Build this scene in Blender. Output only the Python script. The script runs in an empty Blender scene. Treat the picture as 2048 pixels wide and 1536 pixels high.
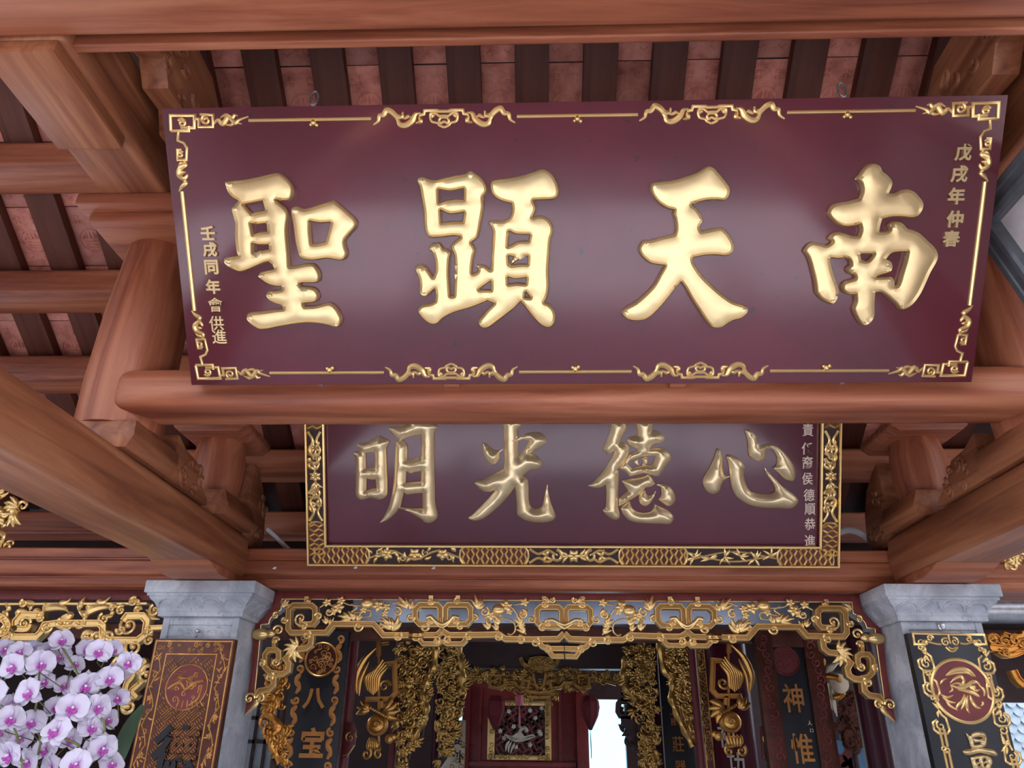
import bpy, bmesh, math, random
from mathutils import Vector, Matrix
from mathutils.geometry import delaunay_2d_cdt
import numpy as np

# ------------------------------------------------------------------ scene, camera, light
SC = bpy.context.scene
COL = SC.collection
FOC, CX, CY = 1485.0, 1024.0, 768.0
EYE = Vector((0.0, 0.0, 1.6))
_d = Vector((50, -712, -FOC)).normalized()
_x = Vector((46500, 177, 1485)).normalized()
_x = (_x - _d * _x.dot(_d)).normalized()
_z = _x.cross(_d)
CAM3 = Matrix((_x, _d, _z))            # camera -> world rotation
cam = bpy.data.cameras.new('camera')
cam.sensor_fit = 'HORIZONTAL'
cam.sensor_width = 36.0
cam.lens = 36.0 * FOC / 2048.0
cam.clip_start = 0.05
cam_o = bpy.data.objects.new('camera', cam)
COL.objects.link(cam_o)
cam_o.matrix_world = Matrix.Translation(EYE) @ CAM3.to_4x4()
SC.camera = cam_o

SC.view_settings.view_transform = 'Standard'
SC.view_settings.look = 'None'
SC.view_settings.gamma = 1.0
SC.view_settings.use_curve_mapping = False
SC.view_settings.exposure = 0.56

w = bpy.data.worlds.new('sky')
SC.world = w
w.use_nodes = True
_nt = w.node_tree
_bg = _nt.nodes['Background']
_bg.inputs[0].default_value = (0.78, 0.86, 1.0, 1)
_bg.inputs[1].default_value = 3.3

sun = bpy.data.lights.new('sun', 'SUN')
sun.energy = 12.0
sun.color = (1.0, 0.97, 0.96)
sun.angle = math.radians(12)
sun_o = bpy.data.objects.new('sun', sun)
COL.objects.link(sun_o)
sun_o.rotation_euler = Vector((0.12, 0.16, -1.0)).to_track_quat('-Z', 'Y').to_euler()

# ------------------------------------------------------------------ rays (a photograph pixel to a point at a known depth)
def ray(px, py):
    return CAM3 @ Vector((px - CX, CY - py, -FOC))
def atY(px, py, Y):
    d = ray(px, py)
    return EYE + d * (Y / d.y)

# ------------------------------------------------------------------ materials
def new_mat(name):
    m = bpy.data.materials.new(name)
    m.use_nodes = True
    nt = m.node_tree
    return m, nt, nt.nodes['Principled BSDF']
def N(nt, t, **k):
    n = nt.nodes.new(t)
    for a, b in k.items():
        setattr(n, a, b)
    return n
def noise(nt, scale, vec=None, detail=4, rough=0.55, dist=0.0):
    n = N(nt, 'ShaderNodeTexNoise')
    n.inputs['Scale'].default_value = scale
    n.inputs['Detail'].default_value = detail
    n.inputs['Roughness'].default_value = rough
    n.inputs['Distortion'].default_value = dist
    if vec: nt.links.new(vec, n.inputs['Vector'])
    return n.outputs['Fac']
def ramp(nt, fac, stops):
    r = N(nt, 'ShaderNodeValToRGB')
    e = r.color_ramp.elements
    while len(e) < len(stops): e.new(0.5)
    for el, (p, c) in zip(e, stops):
        el.position = p; el.color = (*c, 1)
    nt.links.new(fac, r.inputs['Fac'])
    return r.outputs['Color']
def bump(nt, bsdf, fac, strength, dist=0.01):
    b = N(nt, 'ShaderNodeBump')
    b.inputs['Strength'].default_value = strength
    b.inputs['Distance'].default_value = dist
    nt.links.new(fac, b.inputs['Height'])
    nt.links.new(b.outputs['Normal'], bsdf.inputs['Normal'])
def coords(nt, scale=(1, 1, 1), out='Object'):
    tc = N(nt, 'ShaderNodeTexCoord')
    mp = N(nt, 'ShaderNodeMapping')
    mp.inputs['Scale'].default_value = scale
    nt.links.new(tc.outputs[out], mp.inputs['Vector'])
    return mp.outputs['Vector']
def flat(name, col, rough=0.6, metal=0.0, var=0.25, scale=8, bmp=0.0, coat=0.0, coat_r=0.2, spec=0.5):
    m, nt, b = new_mat(name)
    v = coords(nt)
    f = noise(nt, scale, v, 5)
    lo = tuple(c * (1 - var) for c in col); hi = tuple(min(1, c * (1 + var)) for c in col)
    nt.links.new(ramp(nt, f, [(0.3, lo), (0.7, hi)]), b.inputs['Base Color'])
    b.inputs['Roughness'].default_value = rough
    b.inputs['Metallic'].default_value = metal
    b.inputs['Specular IOR Level'].default_value = spec
    if coat:
        b.inputs['Coat Weight'].default_value = coat
        b.inputs['Coat Roughness'].default_value = coat_r
    if bmp: bump(nt, b, noise(nt, scale * 6, v, 4), bmp)
    return m
def wood(name, axis, dark, mid, light, rough=0.42):
    m, nt, b = new_mat(name)
    s = [9.0, 9.0, 9.0]; s[axis] = 0.55
    v = coords(nt, s)
    big = [2.2, 2.2, 2.2]; big[axis] = 0.5
    v2 = coords(nt, big)
    g1 = noise(nt, 1.6, v, 6, 0.6, 0.6)
    g2 = noise(nt, 1.0, v2, 3, 0.5, 0.3)
    mx = N(nt, 'ShaderNodeMath', operation='MULTIPLY_ADD')
    nt.links.new(g1, mx.inputs[0]); mx.inputs[1].default_value = 0.62
    m2 = N(nt, 'ShaderNodeMath', operation='MULTIPLY')
    nt.links.new(g2, m2.inputs[0]); m2.inputs[1].default_value = 0.38
    nt.links.new(m2.outputs[0], mx.inputs[2])
    nt.links.new(ramp(nt, mx.outputs[0], [(0.33, dark), (0.5, mid), (0.67, light)]), b.inputs['Base Color'])
    b.inputs['Roughness'].default_value = rough
    b.inputs['Specular IOR Level'].default_value = 0.4
    bump(nt, b, g1, 0.12, 0.006)
    return m
def goldmat(name, col, rough=0.34, metal=0.85, patina=(0.18, 0.09, 0.03), amount=0.5, scale=14):
    m, nt, b = new_mat(name)
    v = coords(nt)
    f = noise(nt, scale, v, 6, 0.6)
    f2 = noise(nt, scale * 9, v, 3, 0.6)
    nt.links.new(ramp(nt, f, [(0.12 + 0.2 * amount, patina), (0.30 + 0.2 * amount, tuple(c * 0.85 for c in col)), (0.72, col)]), b.inputs['Base Color'])
    b.inputs['Metallic'].default_value = metal
    nt.links.new(ramp(nt, f2, [(0.3, (rough * 0.92,) * 3), (0.7, (rough * 1.1,) * 3)]), b.inputs['Roughness'])
    return m

DK, MD, LT = (0.14, 0.032, 0.018), (0.37, 0.112, 0.052), (0.56, 0.225, 0.112)
M = {}
M['wood_x'] = wood('red_timber_across', 0, DK, MD, LT)
M['wood_y'] = wood('red_timber_deep', 1, (0.14, 0.038, 0.018), (0.34, 0.118, 0.052), (0.54, 0.235, 0.112))
M['wood_z'] = wood('red_timber_upright', 2, DK, MD, LT)
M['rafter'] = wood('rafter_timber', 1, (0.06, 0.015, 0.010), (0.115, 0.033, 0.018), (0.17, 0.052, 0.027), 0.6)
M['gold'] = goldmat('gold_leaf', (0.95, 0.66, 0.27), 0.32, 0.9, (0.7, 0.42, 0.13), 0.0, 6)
M['gold_puff'] = goldmat('pale_gold_leaf', (0.76, 0.57, 0.29), 0.32, 0.8, (0.72, 0.5, 0.24), 0.0, 5)
M['gold_puff2'] = goldmat('rear_pale_gold', (0.95, 0.74, 0.42), 0.34, 0.72, (0.72, 0.5, 0.24), 0.0, 5)
M['gold_mid'] = goldmat('brown_gold', (0.42, 0.24, 0.085), 0.42, 0.85, (0.3, 0.16, 0.05), 0.2)
M['gold_amber'] = goldmat('amber_gold', (0.74, 0.40, 0.11), 0.33, 0.88, (0.25, 0.11, 0.03), 0.5, 16)
M['black_ink'] = flat('black_paint', (0.012, 0.012, 0.015), 0.65, 0, 0.2)
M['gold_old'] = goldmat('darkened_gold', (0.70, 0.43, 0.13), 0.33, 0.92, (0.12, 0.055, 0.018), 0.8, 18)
M['gold_warm'] = goldmat('orange_gold', (0.80, 0.36, 0.075), 0.33, 0.85, (0.25, 0.09, 0.02), 0.5, 16)
M['gold_ink'] = flat('gold_paint', (0.52, 0.22, 0.055), 0.45, 0.35, 0.2)
M['white_ink'] = flat('white_paint', (0.75, 0.70, 0.62), 0.5, 0, 0.08)
M['pink_ink'] = flat('pale_gold_paint', (0.8, 0.62, 0.5), 0.5, 0.1, 0.08)
def lacquer(name, col, spots=True, coat=1.0, coat_r=0.12, rough=0.45, spec=0.5):
    m, nt, b = new_mat(name)
    v = coords(nt)
    f = noise(nt, 2.2, v, 4, 0.5)
    base = ramp(nt, f, [(0.3, tuple(c * 0.8 for c in col)), (0.7, tuple(c * 1.25 for c in col))])
    if spots:
        s = noise(nt, 26, v, 2, 0.5)
        mixn = N(nt, 'ShaderNodeMix', data_type='RGBA')
        nt.links.new(ramp(nt, s, [(0.70, (0, 0, 0)), (0.76, (0.7, 0.7, 0.7))]), mixn.inputs[0])
        nt.links.new(base, mixn.inputs[6]); mixn.inputs[7].default_value = (0.02, 0.012, 0.015, 1)
        base = mixn.outputs[2]
    nt.links.new(base, b.inputs['Base Color'])
    b.inputs['Roughness'].default_value = rough
    b.inputs['Specular IOR Level'].default_value = spec
    b.inputs['Coat Weight'].default_value = coat
    cr = noise(nt, 3.0, v, 5, 0.6)
    nt.links.new(ramp(nt, cr, [(0.3, (coat_r * 0.7,) * 3), (0.75, (coat_r * 1.7,) * 3)]), b.inputs['Coat Roughness'])
    return m
M['maroon'] = lacquer('maroon_lacquer', (0.10, 0.007, 0.017), True, 0.8)
M['maroon2'] = lacquer('rear_maroon_lacquer', (0.10, 0.007, 0.02), False, 0.7)
M['red_lacquer'] = lacquer('red_lacquer', (0.13, 0.010, 0.013), False, 0.15, 0.08)
M['pillar'] = lacquer('pillar_lacquer', (0.085, 0.008, 0.018), False, 0.1, 0.08, 0.35, 0.15)
M['black_lacquer'] = lacquer('black_lacquer', (0.010, 0.011, 0.016), False, 0.1, 0.3)
M['red_board'] = flat('oxblood_paint', (0.16, 0.022, 0.018), 0.45, 0, 0.15)
M['copper_board'] = flat('bronzed_red_lacquer', (0.10, 0.026, 0.014), 0.4, 0.3, 0.35, 10)
M['copper_line'] = flat('worn_gilding', (0.52, 0.25, 0.07), 0.38, 0.7, 0.4, 20)
M['oxide_red'] = flat('oxide_red_ground', (0.17, 0.025, 0.025), 0.5)
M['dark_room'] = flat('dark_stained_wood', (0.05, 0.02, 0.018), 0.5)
M['steel'] = flat('galvanised_steel', (0.55, 0.56, 0.58), 0.35, 0.9, 0.15, 30)
M['gutter'] = flat('dull_zinc', (0.20, 0.22, 0.26), 0.3, 0.9, 0.4, 2.5)
M['pvc'] = flat('white_plastic_pipe', (0.9, 0.9, 0.9), 0.35, 0, 0.04)
M['paper'] = flat('white_paper_scrap', (0.85, 0.83, 0.8), 0.8, 0, 0.05)
M['grey_frame'] = flat('blue_grey_frame', (0.12, 0.125, 0.135), 0.4, 0.2, 0.25, 12)
M['plaster'] = flat('pale_plaster', (0.62, 0.56, 0.53), 0.8, 0, 0.06, 20)
M['cyan_light'] = flat('cyan_light_tint', (0.26, 0.62, 0.70), 0.8, 0, 0.03, 3)  # cyan doorway light painted into the wall's colour
M['recess'] = flat('dark_recess', (0.035, 0.010, 0.010), 0.6)
M['leaf'] = flat('dark_green_leaf', (0.03, 0.06, 0.025), 0.45)
M['stem'] = flat('olive_stem', (0.18, 0.2, 0.07), 0.5)
M['ceramic'] = flat('glazed_pot', (0.25, 0.3, 0.32), 0.2, 0, 0.1)
M['blue_panel'] = flat('blue_painted_panel', (0.12, 0.3, 0.52), 0.45, 0, 0.25, 7)
M['pink_silk'] = flat('pink_silk', (0.75, 0.2, 0.25), 0.6, 0, 0.1)
M['lantern'] = flat('red_silk', (0.20, 0.008, 0.016), 0.55, 0, 0.1)
M['silver'] = goldmat('pale_silver_gilt', (0.8, 0.74, 0.58), 0.4, 0.75, (0.4, 0.3, 0.15), 0.3)
M['deep_lacquer'] = lacquer('plum_lacquer', (0.045, 0.006, 0.014), False, 0.22, 0.05, 0.35, 0.2)
M['door_red'] = lacquer('door_red_lacquer', (0.24, 0.025, 0.022), False, 0.5, 0.25)
M['roof_blue'] = flat('weathered_grey_tile', (0.35, 0.42, 0.46), 0.7)
# terracotta with mottling
def terracotta():
    m, nt, b = new_mat('terracotta_tile')
    oi = N(nt, 'ShaderNodeObjectInfo')
    v = coords(nt)
    ad = N(nt, 'ShaderNodeVectorMath', operation='ADD')
    nt.links.new(v, ad.inputs[0]); nt.links.new(oi.outputs['Location'], ad.inputs[1])
    f = noise(nt, 9, ad.outputs[0], 5, 0.65)
    c = ramp(nt, f, [(0.25, (0.30, 0.075, 0.05)), (0.5, (0.70, 0.26, 0.19)), (0.75, (0.84, 0.40, 0.31))])
    hs = N(nt, 'ShaderNodeHueSaturation')
    mr = N(nt, 'ShaderNodeMapRange')
    nt.links.new(oi.outputs['Random'], mr.inputs[0])
    mr.inputs[3].default_value = 0.6; mr.inputs[4].default_value = 1.2
    nt.links.new(mr.outputs[0], hs.inputs['Value'])
    nt.links.new(c, hs.inputs['Color'])
    nt.links.new(hs.outputs[0], b.inputs['Base Color'])
    b.inputs['Roughness'].default_value = 0.85
    bump(nt, b, noise(nt, 60, v, 3), 0.15, 0.004)
    return m
M['terracotta'] = terracotta()
def stone(name, a, bcol):
    m, nt, b = new_mat(name)
    v = coords(nt)
    f = noise(nt, 6, v, 6, 0.65, 0.4)
    s = noise(nt, 55, v, 3, 0.6)
    c = ramp(nt, f, [(0.32, a), (0.5, tuple((x + y) / 2 for x, y in zip(a, bcol))), (0.64, bcol)])
    mixn = N(nt, 'ShaderNodeMix', data_type='RGBA')
    nt.links.new(ramp(nt, s, [(0.60, (0, 0, 0)), (0.72, (0.55, 0.55, 0.55))]), mixn.inputs[0])
    nt.links.new(c, mixn.inputs[6]); mixn.inputs[7].default_value = (*[x * 0.4 for x in a], 1)
    nt.links.new(mixn.outputs[2], b.inputs['Base Color'])
    b.inputs['Roughness'].default_value = 0.75
    bump(nt, b, s, 0.2, 0.004)
    return m
M['stone'] = stone('grey_limestone', (0.33, 0.36, 0.40), (0.64, 0.66, 0.70))
M['paving'] = stone('blue_grey_paving', (0.40, 0.41, 0.455), (0.55, 0.56, 0.625))
def petal_mat():
    m, nt, b = new_mat('orchid_petal')
    tc = N(nt, 'ShaderNodeTexCoord')
    ln = N(nt, 'ShaderNodeVectorMath', operation='LENGTH')
    nt.links.new(tc.outputs['Object'], ln.inputs[0])
    v = coords(nt, (1, 1, 1))
    nz = noise(nt, 60, v, 3)
    ma = N(nt, 'ShaderNodeMath', operation='MULTIPLY_ADD')
    nt.links.new(nz, ma.inputs[0]); ma.inputs[1].default_value = 0.012
    nt.links.new(ln.outputs['Value'], ma.inputs[2])
    sc = N(nt, 'ShaderNodeMath', operation='MULTIPLY')
    nt.links.new(ma.outputs[0], sc.inputs[0]); sc.inputs[1].default_value = 16
    nt.links.new(ramp(nt, sc.outputs[0], [(0.13, (0.45, 0.09, 0.42)), (0.27, (0.58, 0.40, 0.64)), (0.46, (0.70, 0.64, 0.76))]), b.inputs['Base Color'])
    b.inputs['Roughness'].default_value = 0.55
    b.inputs['Subsurface Weight'].default_value = 0.0
    return m
M['petal'] = petal_mat()
M['lip'] = flat('magenta_lip', (0.5, 0.08, 0.42), 0.45, 0, 0.3, 40)
M['lip_white'] = flat('white_lip_edge', (0.85, 0.75, 0.85), 0.45, 0, 0.05)
M['window_light'] = flat('window_light_tint', (0.6, 0.68, 0.74), 0.5, 0, 0.15, 5)  # pale blue painted in for the light behind the far lattice

# ------------------------------------------------------------------ objects
ORG = {}
def tag(o, label=None, cat=None, group=None, kind=None):
    if label: o['label'] = label
    if cat: o['category'] = cat
    if group: o['group'] = group
    if kind: o['kind'] = kind
    return o
def thing(name, loc, label, cat, group=None):
    o = bpy.data.objects.new(name, None)
    o.empty_display_size = 0.1
    COL.objects.link(o)
    o.location = loc
    ORG[o] = Vector(loc)
    return tag(o, label, cat, group)
def link(name, me, parent=None, loc=None):
    o = bpy.data.objects.new(name, me)
    COL.objects.link(o)
    if parent: o.parent = parent
    if loc is not None: o.location = loc
    return o

class Fr:
    def __init__(s, o, U, V):
        s.o = Vector(o); s.U = Vector(U).normalized(); s.V = Vector(V).normalized(); s.N = s.U.cross(s.V)
    def w(s, u, v, n=0.0):
        return s.o + s.U * u + s.V * v + s.N * n
    def px(s, px, py, n=0.0):
        d = ray(px, py)
        o = s.o + s.N * n
        t = (o - EYE).dot(s.N) / d.dot(s.N)
        p = EYE + d * t - o
        return (p.dot(s.U), p.dot(s.V))
def wall_frame(Y, X=0.0, Z=0.0):            # an upright plane facing the camera
    return Fr((X, Y, Z), (1, 0, 0), (0, 0, 1))   # N = (0,-1,0)

class MB:
    def __init__(s): s.v = []; s.f = []
    def add(s, vs, fs):
        b = len(s.v); s.v.extend(Vector(p) for p in vs); s.f.extend([tuple(i + b for i in f) for f in fs]); return s
    def box(s, x0, x1, y0, y1, z0, z1):
        return s.add([(x0,y0,z0),(x1,y0,z0),(x1,y1,z0),(x0,y1,z0),(x0,y0,z1),(x1,y0,z1),(x1,y1,z1),(x0,y1,z1)],
                     [(0,3,2,1),(4,5,6,7),(0,1,5,4),(1,2,6,5),(2,3,7,6),(3,0,4,7)])
    def fbox(s, fr, u0, u1, v0, v1, n0, n1):
        P = [fr.w(u, v, n) for n in (n0, n1) for u, v in ((u0,v0),(u1,v0),(u1,v1),(u0,v1))]
        return s.add(P, [(0,3,2,1),(4,5,6,7),(0,1,5,4),(1,2,6,5),(2,3,7,6),(3,0,4,7)])
    def extrude(s, poly, a, b):             # a, b map (p, q) to points; a polygon pulled from a to b
        n = len(poly)
        A = [a(*p) for p in poly]; B = [b(*p) for p in poly]
        return s.add(A + B, [tuple(range(n - 1, -1, -1)), tuple(range(n, 2 * n))] + [(i, (i + 1) % n, n + (i + 1) % n, n + i) for i in range(n)])
    def prism(s, fr, poly, n0, n1):
        return s.extrude(poly, lambda u, v: fr.w(u, v, n0), lambda u, v: fr.w(u, v, n1))
    def tube(s, pts, r, n=8, cap=True):
        pts = [Vector(p) for p in pts]; m = len(pts)
        rs = r if isinstance(r, (list, tuple)) else [r] * m
        vs = []; fs = []
        up = None
        for i, p in enumerate(pts):
            t = (pts[min(i + 1, m - 1)] - pts[max(i - 1, 0)]).normalized()
            if up is None:
                up = Vector((0, 0, 1)) if abs(t.z) < 0.9 else Vector((1, 0, 0))
            a = t.cross(up).normalized(); up = a.cross(t).normalized()
            for k in range(n):
                q = 2 * math.pi * k / n
                vs.append(p + (a * math.cos(q) + up * math.sin(q)) * rs[i])
        for i in range(m - 1):
            for k in range(n):
                fs.append((i * n + k, i * n + (k + 1) % n, (i + 1) * n + (k + 1) % n, (i + 1) * n + k))
        if cap:
            fs.append(tuple(range(n - 1, -1, -1))); fs.append(tuple(range((m - 1) * n, m * n)))
        return s.add(vs, fs)
    def lathe(s, prof, c, n=24, axis=2):
        c = Vector(c); vs = []; fs = []; m = len(prof)
        for r, h in prof:
            for k in range(n):
                q = 2 * math.pi * k / n
                a, b = r * math.cos(q), r * math.sin(q)
                vs.append(c + (Vector((a, b, h)) if axis == 2 else Vector((h, a, b)) if axis == 0 else Vector((b, h, a))))
        for i in range(m - 1):
            for k in range(n):
                fs.append((i * n + k, i * n + (k + 1) % n, (i + 1) * n + (k + 1) % n, (i + 1) * n + k))
        fs.append(tuple(range(n - 1, -1, -1))); fs.append(tuple(range((m - 1) * n, m * n)))
        return s.add(vs, fs)
    def ball(s, c, r, n=8, m=5, sq=(1, 1, 1)):
        c = Vector(c); vs = []; fs = []
        for i in range(m + 1):
            a = math.pi * i / m
            for k in range(n):
                q = 2 * math.pi * k / n
                vs.append(c + Vector((r * sq[0] * math.sin(a) * math.cos(q), r * sq[1] * math.sin(a) * math.sin(q), r * sq[2] * math.cos(a))))
        for i in range(m):
            for k in range(n):
                fs.append((i * n + k, (i + 1) * n + k, (i + 1) * n + (k + 1) % n, i * n + (k + 1) % n))
        return s.add(vs, fs)
    def sweep(s, fr, pts, half, prof, height, base=0.0, closed=False):
        # a moulding run along a flat path with mitred corners; prof = [(across -1..1, height 0..1)]
        m = len(pts); P = [Vector(p) for p in pts]
        hs = half if isinstance(half, (list, tuple)) else [half] * m
        vs = []; fs = []; k = len(prof)
        for i in range(m):
            if closed: a, b = P[i - 1], P[(i + 1) % m]
            else: a, b = P[max(i - 1, 0)], P[min(i + 1, m - 1)]
            d1 = (P[i] - a); d2 = (b - P[i])
            if d1.length < 1e-9: d1 = d2
            if d2.length < 1e-9: d2 = d1
            if d1.length < 1e-9: d1 = d2 = Vector((1, 0))
            d1.normalize(); d2.normalize()
            n1 = Vector((-d1.y, d1.x)); n2 = Vector((-d2.y, d2.x))
            nn = n1 + n2
            if nn.length < 1e-6: nn = n1.copy()
            nn.normalize()
            sc = 1.0 / max(0.55, nn.dot(n1))
            h = hs[i] * sc
            hh = height if not isinstance(height, (list, tuple)) else height[i]
            for a_, z_ in prof:
                q = P[i] + nn * (a_ * h)
                vs.append(fr.w(q.x, q.y, base + z_ * hh))
        rng = m if closed else m - 1
        for i in range(rng):
            j = (i + 1) % m
            for t in range(k - 1):
                fs.append((i * k + t, i * k + t + 1, j * k + t + 1, j * k + t))
        if not closed:
            fs.append(tuple(range(k))); fs.append(tuple((m - 1) * k + t for t in range(k - 1, -1, -1)))
        return s.add(vs, fs)
    def ridge(s, fr, pts, ws, h=0.9, base=0.0):     # half-round tapering stroke
        m = len(pts)
        if not isinstance(ws, (list, tuple)): ws = [ws] * m
        return s.sweep(fr, pts, list(ws), RND, [max(x, 0.0015) * h for x in ws], base)
    def mesh(s, name, mat, org=(0, 0, 0), bevel=0.0, smooth=40, seg=2):
        me = bpy.data.meshes.new(name)
        o = Vector(org)
        me.from_pydata([tuple(p - o) for p in s.v], [], s.f)
        bm = bmesh.new(); bm.from_mesh(me)
        bmesh.ops.recalc_face_normals(bm, faces=bm.faces)
        if bevel:
            ed = [e for e in bm.edges if len(e.link_faces) == 2 and e.calc_face_angle(0) > 0.5]
            bmesh.ops.bevel(bm, geom=ed, offset=bevel, segments=seg, affect='EDGES', profile=0.6, clamp_overlap=True)
        bm.to_mesh(me); bm.free()
        for p in me.polygons: p.use_smooth = True
        me.set_sharp_from_angle(angle=math.radians(smooth))
        me.materials.append(mat)
        return me
    def build(s, name, mat, parent=None, bevel=0.0, smooth=40, seg=2, org=None):
        if isinstance(mat, str): mat = M[mat]
        g = ORG[parent] if parent in ORG else Vector(org or (0, 0, 0))
        o = link(name, s.mesh(name, mat, g, bevel, smooth, seg), parent)
        if parent is not None: ORG[o] = g
        else: o.location = g
        return o
RND = [(-1, 0), (-0.75, 0.62), (0, 1), (0.75, 0.62), (1, 0)]
MOULD = [(-1, 0), (-1, 0.75), (-0.85, 1), (-0.62, 1), (-0.45, 0.5), (0.45, 0.5), (0.62, 1), (0.85, 1), (1, 0.75), (1, 0)]

def cr(pts, n=5, closed=False):
    P = [Vector(p) for p in pts]; m = len(P); out = []
    if m < 3: return [tuple(p) for p in P]
    for i in range(m if closed else m - 1):
        p1, p2 = P[i], P[(i + 1) % m]
        p0 = P[i - 1] if closed or i > 0 else p1 * 2 - p2
        p3 = P[(i + 2) % m] if closed or i + 2 < m else p2 * 2 - p1
        for k in range(n):
            t = k / n
            out.append(tuple(0.5 * ((2 * p1) + (p2 - p0) * t + (2 * p0 - 5 * p1 + 4 * p2 - p3) * t * t + (3 * p1 - p0 - 3 * p2 + p3) * t ** 3)))
    if not closed: out.append(tuple(P[-1]))
    return out
def spiral(cx, cy, r0, r1, a0, turns, n=None):
    n = n or max(8, int(abs(turns) * 14))
    return [(cx + (r0 + (r1 - r0) * i / n) * math.cos(a0 + 2 * math.pi * turns * i / n),
             cy + (r0 + (r1 - r0) * i / n) * math.sin(a0 + 2 * math.pi * turns * i / n)) for i in range(n + 1)]
def swell(n, w, lo=0.15, pk=0.4):
    out = []
    for i in range(n):
        t = i / max(1, n - 1)
        a = t / pk if t < pk else (1 - t) / (1 - pk)
        out.append(w * (lo + (1 - lo) * math.sin(a * math.pi / 2)))
    return out
def leaf(mb, fr, x, y, ang, ln, wd, bend=0.3, base=0.0, h=0.7):
    n = 6; pts = []
    for i in range(n):
        t = i / (n - 1); a = ang + bend * t
        pts.append((x + ln * t * math.cos(a), y + ln * t * math.sin(a)))
    mb.ridge(fr, pts, swell(n, wd, 0.2, 0.4), h, base)
def curl(mb, fr, x, y, r, ang, wd, turns=1.2, base=0.0, sgn=1):
    p = spiral(x, y, r, r * 0.12, ang, turns * sgn)
    mb.ridge(fr, p, [wd * (1 - 0.55 * i / len(p)) for i in range(len(p))], 0.9, base)
def flower(mb, fr, x, y, r, base=0.0, n=5, rot=0.0):
    for k in range(n):
        a = rot + 2 * math.pi * k / n
        leaf(mb, fr, x, y, a, r, r * 0.42, 0.0, base, 0.5)
    mb.ball(fr.w(x, y, base + r * 0.15), r * 0.24, 6, 4)

# ------------------------------------------------------------------ traced outlines -> raised characters
def parse(txt):
    segs = []
    for w_ in txt.split():
        c = w_.endswith('*'); a, b = w_.rstrip('*').split(',')
        segs.append((float(a), float(b), c))
    return segs
def smooth_outline(pts, n=4):
    m = len(pts)
    corners = [i for i, p in enumerate(pts) if p[2]]
    P = [(p[0], p[1]) for p in pts]
    if not corners: return cr(P, n, True)
    out = []
    for a, i in enumerate(corners):
        j = corners[(a + 1) % len(corners)]
        if j <= i: j += m
        seg = [P[k % m] for k in range(i, j + 1)]
        if len(seg) == 2:
            for k in range(6): out.append((seg[0][0] + (seg[1][0] - seg[0][0]) * k / 6, seg[0][1] + (seg[1][1] - seg[0][1]) * k / 6))
            continue
        out.extend(cr(seg, n)[:-1])
    return out
def inside(pt, loops):
    x, y = pt; c = False
    for lp in loops:
        n = len(lp); j = n - 1
        for i in range(n):
            xi, yi = lp[i]; xj, yj = lp[j]
            if (yi > y) != (yj > y) and x < (xj - xi) * (y - yi) / (yj - yi) + xi: c = not c
            j = i
    return c
def seg_dist(pts, loops):
    A = np.concatenate([np.array(l) for l in loops]); B = np.concatenate([np.roll(np.array(l), -1, 0) for l in loops])
    P = np.array(pts)[:, None, :]; AB = B - A
    t = np.clip(((P - A) * AB).sum(-1) / np.maximum((AB ** 2).sum(-1), 1e-12), 0, 1)
    return np.sqrt((((A + AB * t[..., None]) - P) ** 2).sum(-1)).min(1)
def relief(mb, fr, loops, hfun, rings, step, wall, base=0.0):
    """a raised shape: outline loops (uv), height over distance to the outline, vertical wall"""
    pts = []; edges = []
    for l in loops:
        b = len(pts); pts.extend(l); edges += [(b + i, b + (i + 1) % len(l)) for i in range(len(l))]
    nb = len(pts)
    extra = []
    for l in loops:
        n = len(l)
        for i in range(n):
            a = Vector(l[i - 1]); c = Vector(l[(i + 1) % n]); d = c - a
            if d.length < 1e-9: continue
            e0, e1 = Vector(l[i]) - a, c - Vector(l[i])
            nd = [d]
            if e0.length > 1e-6 and e1.length > 1e-6 and abs(e0.angle(e1)) > .35: nd += [e0, e1, e0.normalized() + d.normalized(), e1.normalized() + d.normalized()]
            for dv in nd:
                nn = Vector((-dv.y, dv.x)).normalized()
                for rr in rings:
                    for sg in (1, -1):
                        q = Vector(l[i]) + nn * rr * sg
                        extra.append((q.x, q.y, rr))
    seen = set(); ex2 = []
    for e in extra:
        kk = (round(e[0] / .0016), round(e[1] / .0016))
        if kk in seen: continue
        seen.add(kk); ex2.append(e)
    extra = ex2
    if extra:
        dd = seg_dist([e[:2] for e in extra], loops)
        extra = [e[:2] for e, k in zip(extra, dd) if k > e[2] * 0.93 and inside(e[:2], loops)]
    us = [p[0] for p in pts]; vs_ = [p[1] for p in pts]
    grid = []
    y = min(vs_); row = 0
    while y < max(vs_):
        x = min(us) + (step / 2 if row % 2 else 0)
        while x < max(us):
            if inside((x, y), loops): grid.append((x, y))
            x += step
        y += step * 0.87; row += 1
    if grid:
        dd = seg_dist(grid, loops)
        grid = [g for g, k in zip(grid, dd) if k > (rings[-1] if rings else 0) + step * 0.4]
    allp = pts + extra + grid
    r = delaunay_2d_cdt([Vector(p) for p in allp], edges, [], 0, 1e-6)
    V, F = r[0], r[2]
    keep = [f for f in F if inside(((V[f[0]].x + V[f[1]].x + V[f[2]].x) / 3, (V[f[0]].y + V[f[1]].y + V[f[2]].y) / 3), loops)]
    dist = seg_dist([(p.x, p.y) for p in V], loops)
    mb.add([fr.w(p.x, p.y, base + hfun(d)) for p, d in zip(V, dist)], keep)
    for l in loops:
        n = len(l)
        A = [fr.w(p[0], p[1], base + hfun(0.0)) for p in l]; B = [fr.w(p[0], p[1], base - 0.003) for p in l]
        mb.add(A + B, [(i, (i + 1) % n, n + (i + 1) % n, n + i) for i in range(n)])

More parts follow.
